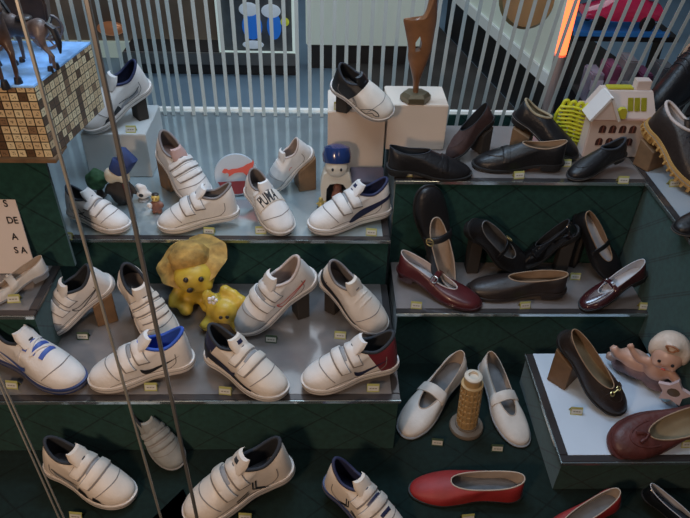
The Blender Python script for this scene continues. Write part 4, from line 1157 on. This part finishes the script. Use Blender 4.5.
md = sculpt.modifiers.new('b', 'BOOLEAN'); md.object = co; md.operation = 'DIFFERENCE'; md.solver = 'EXACT'
_par = sculpt.parent; sculpt.parent = None
dg = bpy.context.evaluated_depsgraph_get(); me2 = bpy.data.meshes.new_from_object(sculpt.evaluated_get(dg)); sculpt.modifiers.clear(); sculpt.data = me2; sculpt.parent = _par
bpy.data.objects.remove(co)

# toy castle
c = at(621, 170, ZC)
t = thing('toy_castle', 'cream and pink plastic toy house with yellow roof windows and arched openings', 'toy house', (c.x + .004, 1.31, ZC)); t.scale = (1.12, 1.12, 1.12)
cm_ = mat('cream_pink_plastic', (.66, .52, .45), .45, var=.04); ym = mat('yellow_plastic', (.50, .44, .03), .45); om = mat('dark_arch_opening', (.06, .02, .015), .7)
bm = bmesh.new(); box(bm, -.066, .056, -.02, .055, .0005, .082, bev=.002); obj('lower_storey', bm, cm_, t, smooth=False)
bm = bmesh.new(); box(bm, -.070, .062, -.026, .058, .082, .087, bev=.001); obj('cornice', bm, mat('pinkish_plastic', (.55, .36, .30), .5), t, smooth=False)
bm = bmesh.new()
lo = [(-.060, -.022), (.058, -.022), (.058, .05), (-.060, .05)]; hi2 = [(-.045, .006), (.050, .006), (.050, .035), (-.045, .035)]
rows = [[Vector((x, y, .0872)) for x, y in lo], [Vector((x, y, .130)) for x, y in hi2]]
grid(bm, rows, True, 0, True, True); obj('sloping_roof', bm, cm_, t, smooth=False)
bm = bmesh.new(); prism(bm, [(-.072, .0875), (-.048, .126), (-.042, .126), (-.022, .0875)], -.032, .01); obj('gable', bm, cm_, t, smooth=False)
bm = bmesh.new(); 
for (xa, za, xb2, zb2) in ((-.075, .086, -.045, .133), (-.045, .133, -.019, .086)):
    v = Vector((xb2 - xa, 0, zb2 - za)).normalized(); nn = Vector((-v.z, 0, v.x)) * .0025
    pts = [(xa - nn.x, za - nn.z), (xb2 - nn.x, zb2 - nn.z), (xb2 + nn.x, zb2 + nn.z), (xa + nn.x, za + nn.z)]
    prism(bm, pts, -.036, .012)
obj('gable_trim', bm, mat('white_plastic_trim', (.70, .64, .60), .4), t, smooth=False)
bm = bmesh.new(); box(bm, .018, .046, .012, .032, .1295, .148, bev=.001); obj('chimney', bm, cm_, t, smooth=False)
bm = bmesh.new(); box(bm, -.036, .014, .012, .03, .1302, .134, bev=.0008); obj('yellow_ridge', bm, ym, t, smooth=False)
def slope(u): return Vector((0, -.022 + .028 * u, .0872 + .0428 * u))
bm = bmesh.new()
for xx in (.006, .019, .032):
    pts = [slope(.25) + Vector((xx - .0055, -.001, .001)), slope(.25) + Vector((xx + .0055, -.001, .001)), slope(.75) + Vector((xx + .0055, -.001, .001)), slope(.75) + Vector((xx - .0055, -.001, .001))]
    bm.faces.new([bm.verts.new(p) for p in pts])
bmesh.ops.solidify(bm, geom=bm.faces[:], thickness=.0015)
obj('yellow_roof_window', bm, ym, t, smooth=False)
bm = bmesh.new(); prism(bm, [(-.024, .089), (-.024, .104), (-.018, .110), (-.010, .110), (-.006, .104), (-.006, .089)], -.030, -.021); obj('yellow_arched_window', bm, ym, t, smooth=False)
for row_z in (.055, .028):
    for k in range(4):
        x0 = -.040 + .020 * k
        pts = [(x0 - .0068, row_z), (x0 + .0068, row_z), (x0 + .0068, row_z + .009)] + [(x0 + .0068 * math.cos(a), row_z + .009 + .0068 * math.sin(a)) for a in [PI * j / 8 for j in range(1, 8)]] + [(x0 - .0068, row_z + .009)]
        bm = bmesh.new(); prism(bm, pts, -.0215, -.0203); obj('arched_window', bm, om, t, smooth=False)
        bm = bmesh.new(); box(bm, x0 - .001, x0 + .001, -.0222, -.0216, row_z, row_z + .015); obj('window_bar', bm, mat('rust_bar', (.25, .08, .05), .6), t, smooth=False)
# yellow loops bundle left of the castle
c = at(574, 156, ZC)
t = thing('yellow_wreath', 'bundle of yellow-green plastic loops leaning beside the toy house', 'ornament', (c.x, 1.34, ZC)); t.scale = (1.1, 1.1, 1.1)
yl = mat('yellow_green_plastic', (.52, .50, .02), .4, emit=.02); random.seed(11)
for k in range(4):
    ox = -.022 + .013 * k
    bm = bmesh.new(); tube(bm, [(ox + (.013 + .003 * math.sin(5 * a)) * math.cos(a), -.006 * k + .01, .052 + .046 * math.sin(a)) for a in [2 * PI * j / 40 for j in range(40)]], .0038, 8, closed=True); obj('loop', bm, yl, t)
for k in range(9):
    z = .018 + .0085 * k
    bm = bmesh.new(); tube(bm, [(-.034, .006, z), (-.012, -.006, z + .005), (.012, -.012, z), (.030, -.014, z + .004)], .003, 8); obj('cross_link', bm, yl, t)

# yellow bears with straw hat
c = at(218, 318, ZB)
pl = mat('yellow_glazed_bear', (.52, .36, .04), .42, var=.25, vscale=40); pl2 = mat('olive_yellow_glaze', (.30, .23, .05), .6, var=.3, vscale=60)
t = thing('bear_figurine', 'yellow ornamental bear wearing a wide straw hat on the middle shelf', 'figurine', at(196, 306, ZB)); t.scale = (1.3, 1.3, 1.3); t.rotation_euler = (0, R(4), R(18))
blobs('body', [('e', (-.002, .010, .030), (.026, .022, .030)), ('e', (.000, -.006, .068), (.033, .028, .027)), ('e', (.012, -.026, .060), (.014, .010, .011)), ('t', [(-.022, 0, .045), (-.036, -.01, .030), (-.036, -.016, .018)], [.010, .009, .009]), ('e', (-.018, -.016, .012), (.012, .016, .011)), ('e', (.016, -.016, .012), (.012, .016, .011))], pl, t, .004)
bm = bmesh.new(); ell(bm, (-.016, -.027, .078), .0042); ell(bm, (.006, -.033, .080), .0042); ell(bm, (-.012, -.036, .064), (.005, .003, .0045)); obj('eyes_and_nose', bm, M['dbrown'], t)
straw = mat('woven_straw', (.40, .24, .06), .8, bump=.6, bscale=90, var=.4, vscale=70)
bm = bmesh.new(); n = 36; rt = Matrix.Rotation(R(20), 3, 'X') @ Matrix.Rotation(R(-22), 3, 'Y')
rows = [[rt @ Vector(((r + .0015 * math.sin(9 * a)) * math.cos(a), r * .8 * math.sin(a), z + .003 * math.sin(7 * a) * (r > .04))) + Vector((.0, .014, .082)) for a in [2 * PI * k / n for k in range(n)]] for r, z in ((.028, .0), (.056, -.004), (.058, -.001), (.045, .004), (.032, .009), (.029, .026), (.020, .034), (.002, .036))]
grid(bm, rows, True, 0, True, True); obj('straw_hat', bm, straw, t)
t = thing('bear_figurine', 'smaller olive-yellow bear lying below the straw-hatted one on the middle shelf', 'figurine', at(224, 324, ZB)); t.scale = (1.3, 1.3, 1.3)
blobs('body', [('e', (0, .004, .030), (.027, .022, .026)), ('e', (.006, -.012, .036), (.020, .016, .020)), ('e', (-.020, .004, .052), (.011, .009, .016)), ('e', (.030, .0, .048), (.012, .010, .011)), ('e', (.006, .01, .062), (.010, .009, .010)), ('t', [(-.02, -.01, .016), (-.030, -.022, .010)], [.010, .009]), ('t', [(.02, -.01, .016), (.026, -.024, .010)], [.010, .009]), ('e', (.020, .006, .058), (.008, .008, .008))], pl, t, .004)
bm = bmesh.new()
for a in range(5): ell(bm, (-.010 + .005 * math.cos(a * 1.257), -.014, .062 + .005 * math.sin(a * 1.257)), .0032)
obj('white_bow', bm, M['white'], t)
bm = bmesh.new(); ell(bm, (.002, -.0285, .040), (.003, .002, .003)); ell(bm, (.012, -.0285, .041), (.003, .002, .003)); obj('eyes', bm, M['dbrown'], t)

# tower model
c = at(466, 427, 0)
t = thing('tower_model', 'small tan model of a leaning round tower between the ivory shoes', 'souvenir', c); t.rotation_euler = (0, R(-2.5), 0); t.scale = (1.12,) * 3
tan = mat('tan_souvenir_resin', (.46, .31, .14), .55, var=.15, vscale=60)
bm = bmesh.new(); lathe(bm, [(.030, -.0005), (.031, .004), (.029, .008), (.021, .010), (.020, .013)], 32); obj('round_base', bm, mat('grey_brown_base', (.16, .13, .10), .6), t)
bm = bmesh.new(); prof = [(.0175, .0132)]
for k in range(7):
    z = .018 + k * .0145; prof += [(.0165, z), (.0165, z + .0105), (.0190, z + .0112), (.0190, z + .0140)]
prof += [(.0150, .1205), (.0150, .133), (.0135, .134), (.0085, .134), (.008, .128)]
lathe(bm, prof, 32); obj('shaft', bm, tan, t)
bm = bmesh.new()
for k in range(7):
    z = .018 + k * .0145
    for j in range(16):
        a = 2 * PI * j / 16; box(bm, -.0011, .0011, -.0011, .0011, z, z + .0110, mtx=Matrix.Translation((.0180 * math.cos(a), .0180 * math.sin(a), 0)) @ Matrix.Rotation(a, 4, 'Z'))
o = obj('colonnade', bm, tan, t, smooth=False); o['kind'] = 'stuff'
bm = bmesh.new(); lathe(bm, [(.0150, .1338), (.0155, .137), (.0125, .1395), (.0085, .1395), (.008, .1345)], 28); obj('pale_crown', bm, mat('pale_cream_rim', (.62, .55, .45), .5), t)

# baby angel figurine with a star
c = at(645, 386, ZE)
t = thing('cherub_figurine', 'porcelain baby figurine with pale curly hair holding a star-shaped ring on the low shelf', 'figurine', c); t.scale = (1.32, 1.32, 1.32); t.rotation_euler = (0, 0, R(-32))
skin = mat('pinkish_porcelain', (.60, .36, .27), .35, var=.06); hair = mat('pale_blond_glaze', (.66, .52, .42), .4, bump=.5, bscale=120, var=.1)
blobs('body', [('e', (-.022, .012, .030), (.030, .018, .018), Matrix.Rotation(R(20), 3, 'Y')), ('e', (.006, .0, .042), (.020, .017, .020)), ('e', (.010, -.006, .078), (.023, .021, .022)), ('e', (.010, -.004, .058), (.010, .010, .010)),
    ('t', [(-.004, -.004, .052), (-.024, -.010, .056), (-.036, -.012, .068)], [.0085, .0070, .0055]), ('e', (-.040, -.012, .074), (.006, .004, .007)),
    ('t', [(-.040, -.012, .074), (-.044, -.012, .080)], [.002, .0017]), ('t', [(-.038, -.012, .074), (-.038, -.012, .083)], [.002, .0017]),
    ('t', [(.020, -.006, .050), (.034, -.016, .046), (.036, -.024, .040)], [.0085, .0070, .0055]),
    ('e', (.010, -.027, .076), (.003, .003, .003)), ('e', (.000, -.022, .070), (.007, .006, .006)), ('e', (.020, -.022, .070), (.007, .006, .006)),
    ('t', [(-.036, .010, .034), (-.055, .002, .040), (-.062, .0, .052)], [.012, .009, .006]), ('t', [(-.036, .018, .026), (-.058, .016, .018), (-.066, .012, .020)], [.011, .009, .006])], skin, t, .003)
blobs('hair', [('e', (.010, .003, .089), (.026, .024, .022)), ('e', (.010, -.012, .100), (.013, .010, .010)), ('e', (-.010, -.002, .084), (.009, .014, .016)), ('e', (.030, -.002, .084), (.009, .014, .016))], hair, t, .003)
bm = bmesh.new()
tube(bm, [(.010 + .007 * math.cos(a) * (1 + .3 * math.sin(3 * a)), -.021, .103 + .005 * math.sin(a)) for a in [2 * PI * k / 24 for k in range(24)]], .0016, 6, closed=True); obj('curl', bm, mat('ginger_line', (.35, .15, .07), .5), t)
bm = bmesh.new(); ell(bm, (.001, -.0262, .079), (.0024, .0014, .0028)); ell(bm, (.019, -.0262, .079), (.0024, .0014, .0028)); obj('eyes', bm, M['ink'], t)
bm = bmesh.new(); ell(bm, (.010, -.0275, .068), (.0035, .0014, .0014)); obj('mouth', bm, M['redprint'], t)
blobs('gown', [('e', (-.018, .012, .020), (.034, .020, .016)), ('e', (.006, .004, .030), (.020, .017, .018)), ('e', (-.040, .014, .014), (.018, .016, .012)), ('e', (.012, .006, .012), (.022, .018, .012))], mat('dusty_pink_gown', (.20, .12, .12), .5, var=.3, vscale=70), t, .0035)
bm = bmesh.new(); n = 10; st = []
for k in range(n):
    a = PI / 2 + 2 * PI * k / n; r = .024 if k % 2 == 0 else .014; st.append((.034 + r * math.cos(a), .040 + r * math.sin(a)))
ring = [(.034 + .009 * math.cos(2 * PI * k / n + PI / 2), .040 + .009 * math.sin(2 * PI * k / n + PI / 2)) for k in range(n)]
for y0, y1 in ((-.036, -.030),):
    for k in range(n):
        k2 = (k + 1) % n; q = [st[k], st[k2], ring[k2], ring[k]]; prism(bm, q, y0, y1)
bmesh.ops.remove_doubles(bm, verts=bm.verts, dist=1e-5); obj('star', bm, mat('pale_pink_star', (.62, .48, .48), .4), t, smooth=False)
bm = bmesh.new(); lathe(bm, [(.0085, -.001), (.0088, .0), (.001, .0012)], 20); bmesh.ops.rotate(bm, verts=bm.verts, matrix=Matrix.Rotation(R(90), 3, 'X')); bmesh.ops.translate(bm, verts=bm.verts, vec=(.034, -.034, .040)); obj('star_centre', bm, mat('dull_bronze_disc', (.13, .10, .07), .4), t)
bm = bmesh.new(); ell(bm, (.030, -.016, .010), (.008, .006, .009)); obj('blue_bead', bm, mat('pale_blue_bead', (.25, .45, .60), .2), t)

# ------------------------------------------------------------------ upright glass door edges near the viewer
def door_edge(label, top, low, Y, w, m, name):
    a = atY(*top, Y); b = atY(*low, Y); d = (a - b)
    p0 = b + d * ((.003 - b.z) / d.z); p1 = b + d * ((1.2 - b.z) / d.z)
    bm = bmesh.new(); grid(bm, [[p + Vector((x * w / 2, y * w / 2, 0)) for x, y in ((-1, -.7), (-.7, -1), (.7, -1), (1, -.7), (1, .7), (.7, 1), (-.7, 1), (-1, .7))] for p in (p0, p1)], True, 0, True, True)
    return tag(obj(name, bm, m, smooth=False), label, 'glass door edge')
gm = mat('dull_metal_glass_edge', (.20, .20, .20), .3, metal=.6)
gm2 = mat('pale_glass_edge', (.32, .32, .30), .3, metal=.5)
door_edge('thin pale upright glass edge crossing the left sneakers', (17, 0), (161, 518), .50, .0028, gm2, 'glass_door_edge')
door_edge('thicker grey upright metal edge just right of the mosaic box', (87, 0), (197, 518), .52, .0042, gm, 'glass_door_edge')
door_edge('upright glass edge at the lower left corner, outer one of two', (-1, 383), (59, 518), .42, .0016, gm2, 'glass_door_edge')
door_edge('upright glass edge at the lower left corner, inner one of two', (3, 383), (64, 518), .42, .0016, gm2, 'glass_door_edge')
# bluish glass corner on the floor and a yellow ball at the left edge
c = at(172, 505, 0)
bm = bmesh.new(); V = [bm.verts.new((at(*p, .003 if i < 3 else .003))) for i, p in enumerate(((140, 530), (183, 489), (203, 530)))]; f = bm.faces.new(V)
bmesh.ops.solidify(bm, geom=[f], thickness=.002); tag(obj('glass_offcut', bm, mat('bluish_glass_corner', (.22, .28, .36), .15), smooth=False), 'bluish triangular glass corner on the floor under the cream-toed sneaker', 'glass piece')
c = at(-2, 432, 0)
t = thing('yellow_ball', 'small yellow ball at the left edge on the floor', 'ball', c); bm = bmesh.new(); ell(bm, (0, 0, .0135), .013); obj('ball', bm, mat('matte_yellow', (.6, .42, .05), .5), t)

# ------------------------------------------------------------------ light
w = bpy.data.worlds.new('world'); bpy.context.scene.world = w; w.use_nodes = True
nt = w.node_tree; bg = nt.nodes['Background']
tc = nt.nodes.new('ShaderNodeTexCoord'); nz = nt.nodes.new('ShaderNodeTexNoise'); nz.inputs['Scale'].default_value = 2.2; nz.inputs['Detail'].default_value = 3
nt.links.new(tc.outputs['Generated'], nz.inputs['Vector'])
cr = nt.nodes.new('ShaderNodeValToRGB'); cr.color_ramp.elements[0].position = .45; cr.color_ramp.elements[0].color = (.010, .012, .016, 1)
cr.color_ramp.elements[1].position = .68; cr.color_ramp.elements[1].color = (.16, .20, .26, 1)
nt.links.new(nz.outputs[0], cr.inputs[0]); nt.links.new(cr.outputs[0], bg.inputs['Color']); bg.inputs['Strength'].default_value = WORLD = .35
def area(name, loc, target, size, power, col, shape='RECTANGLE', sy=None, spread=180):
    l = bpy.data.lights.new(name, 'AREA'); l.shape = shape; l.size = size; l.size_y = sy or size; l.energy = power; l.color = col; l.spread = R(spread)
    o = bpy.data.objects.new(name, l); COL.objects.link(o); o.location = loc
    o.rotation_euler = (Vector(target) - Vector(loc)).to_track_quat('-Z', 'Y').to_euler(); return o
area('cool_ceiling_strip', (-.1, 1.35, 1.5), (-.15, 1.15, .2), .6, 8.0, (.55, .75, 1.0), sy=.25)
area('cool_front_sky', (.55, .35, 1.9), (.45, .9, .1), .7, 1.5, (.55, .72, 1.0))
area('added_blind_fill', (.0, .75, 1.5), (.05, 1.75, .5), .8, 3.5, (.85, .95, 1.0), sy=.3)  # unseen fill light added to brighten the blind slats
area('warm_front_lamp', (-.55, -.25, .95), (-.25, .95, .15), .16, 6.2, (1.0, .68, .45))
area('warm_right_lamp', (.5, -.4, 1.2), (.1, .95, .1), .25, .9, (1.0, .70, .48))
area('shop_lamp', (.3, 3.0, 2.4), (.3, 2.7, 0), 1.6, 14.0, (.75, .88, 1.0))
sc = bpy.context.scene
sc.view_settings.view_transform = 'Standard'; sc.view_settings.look = 'None'; sc.view_settings.exposure = 0.22
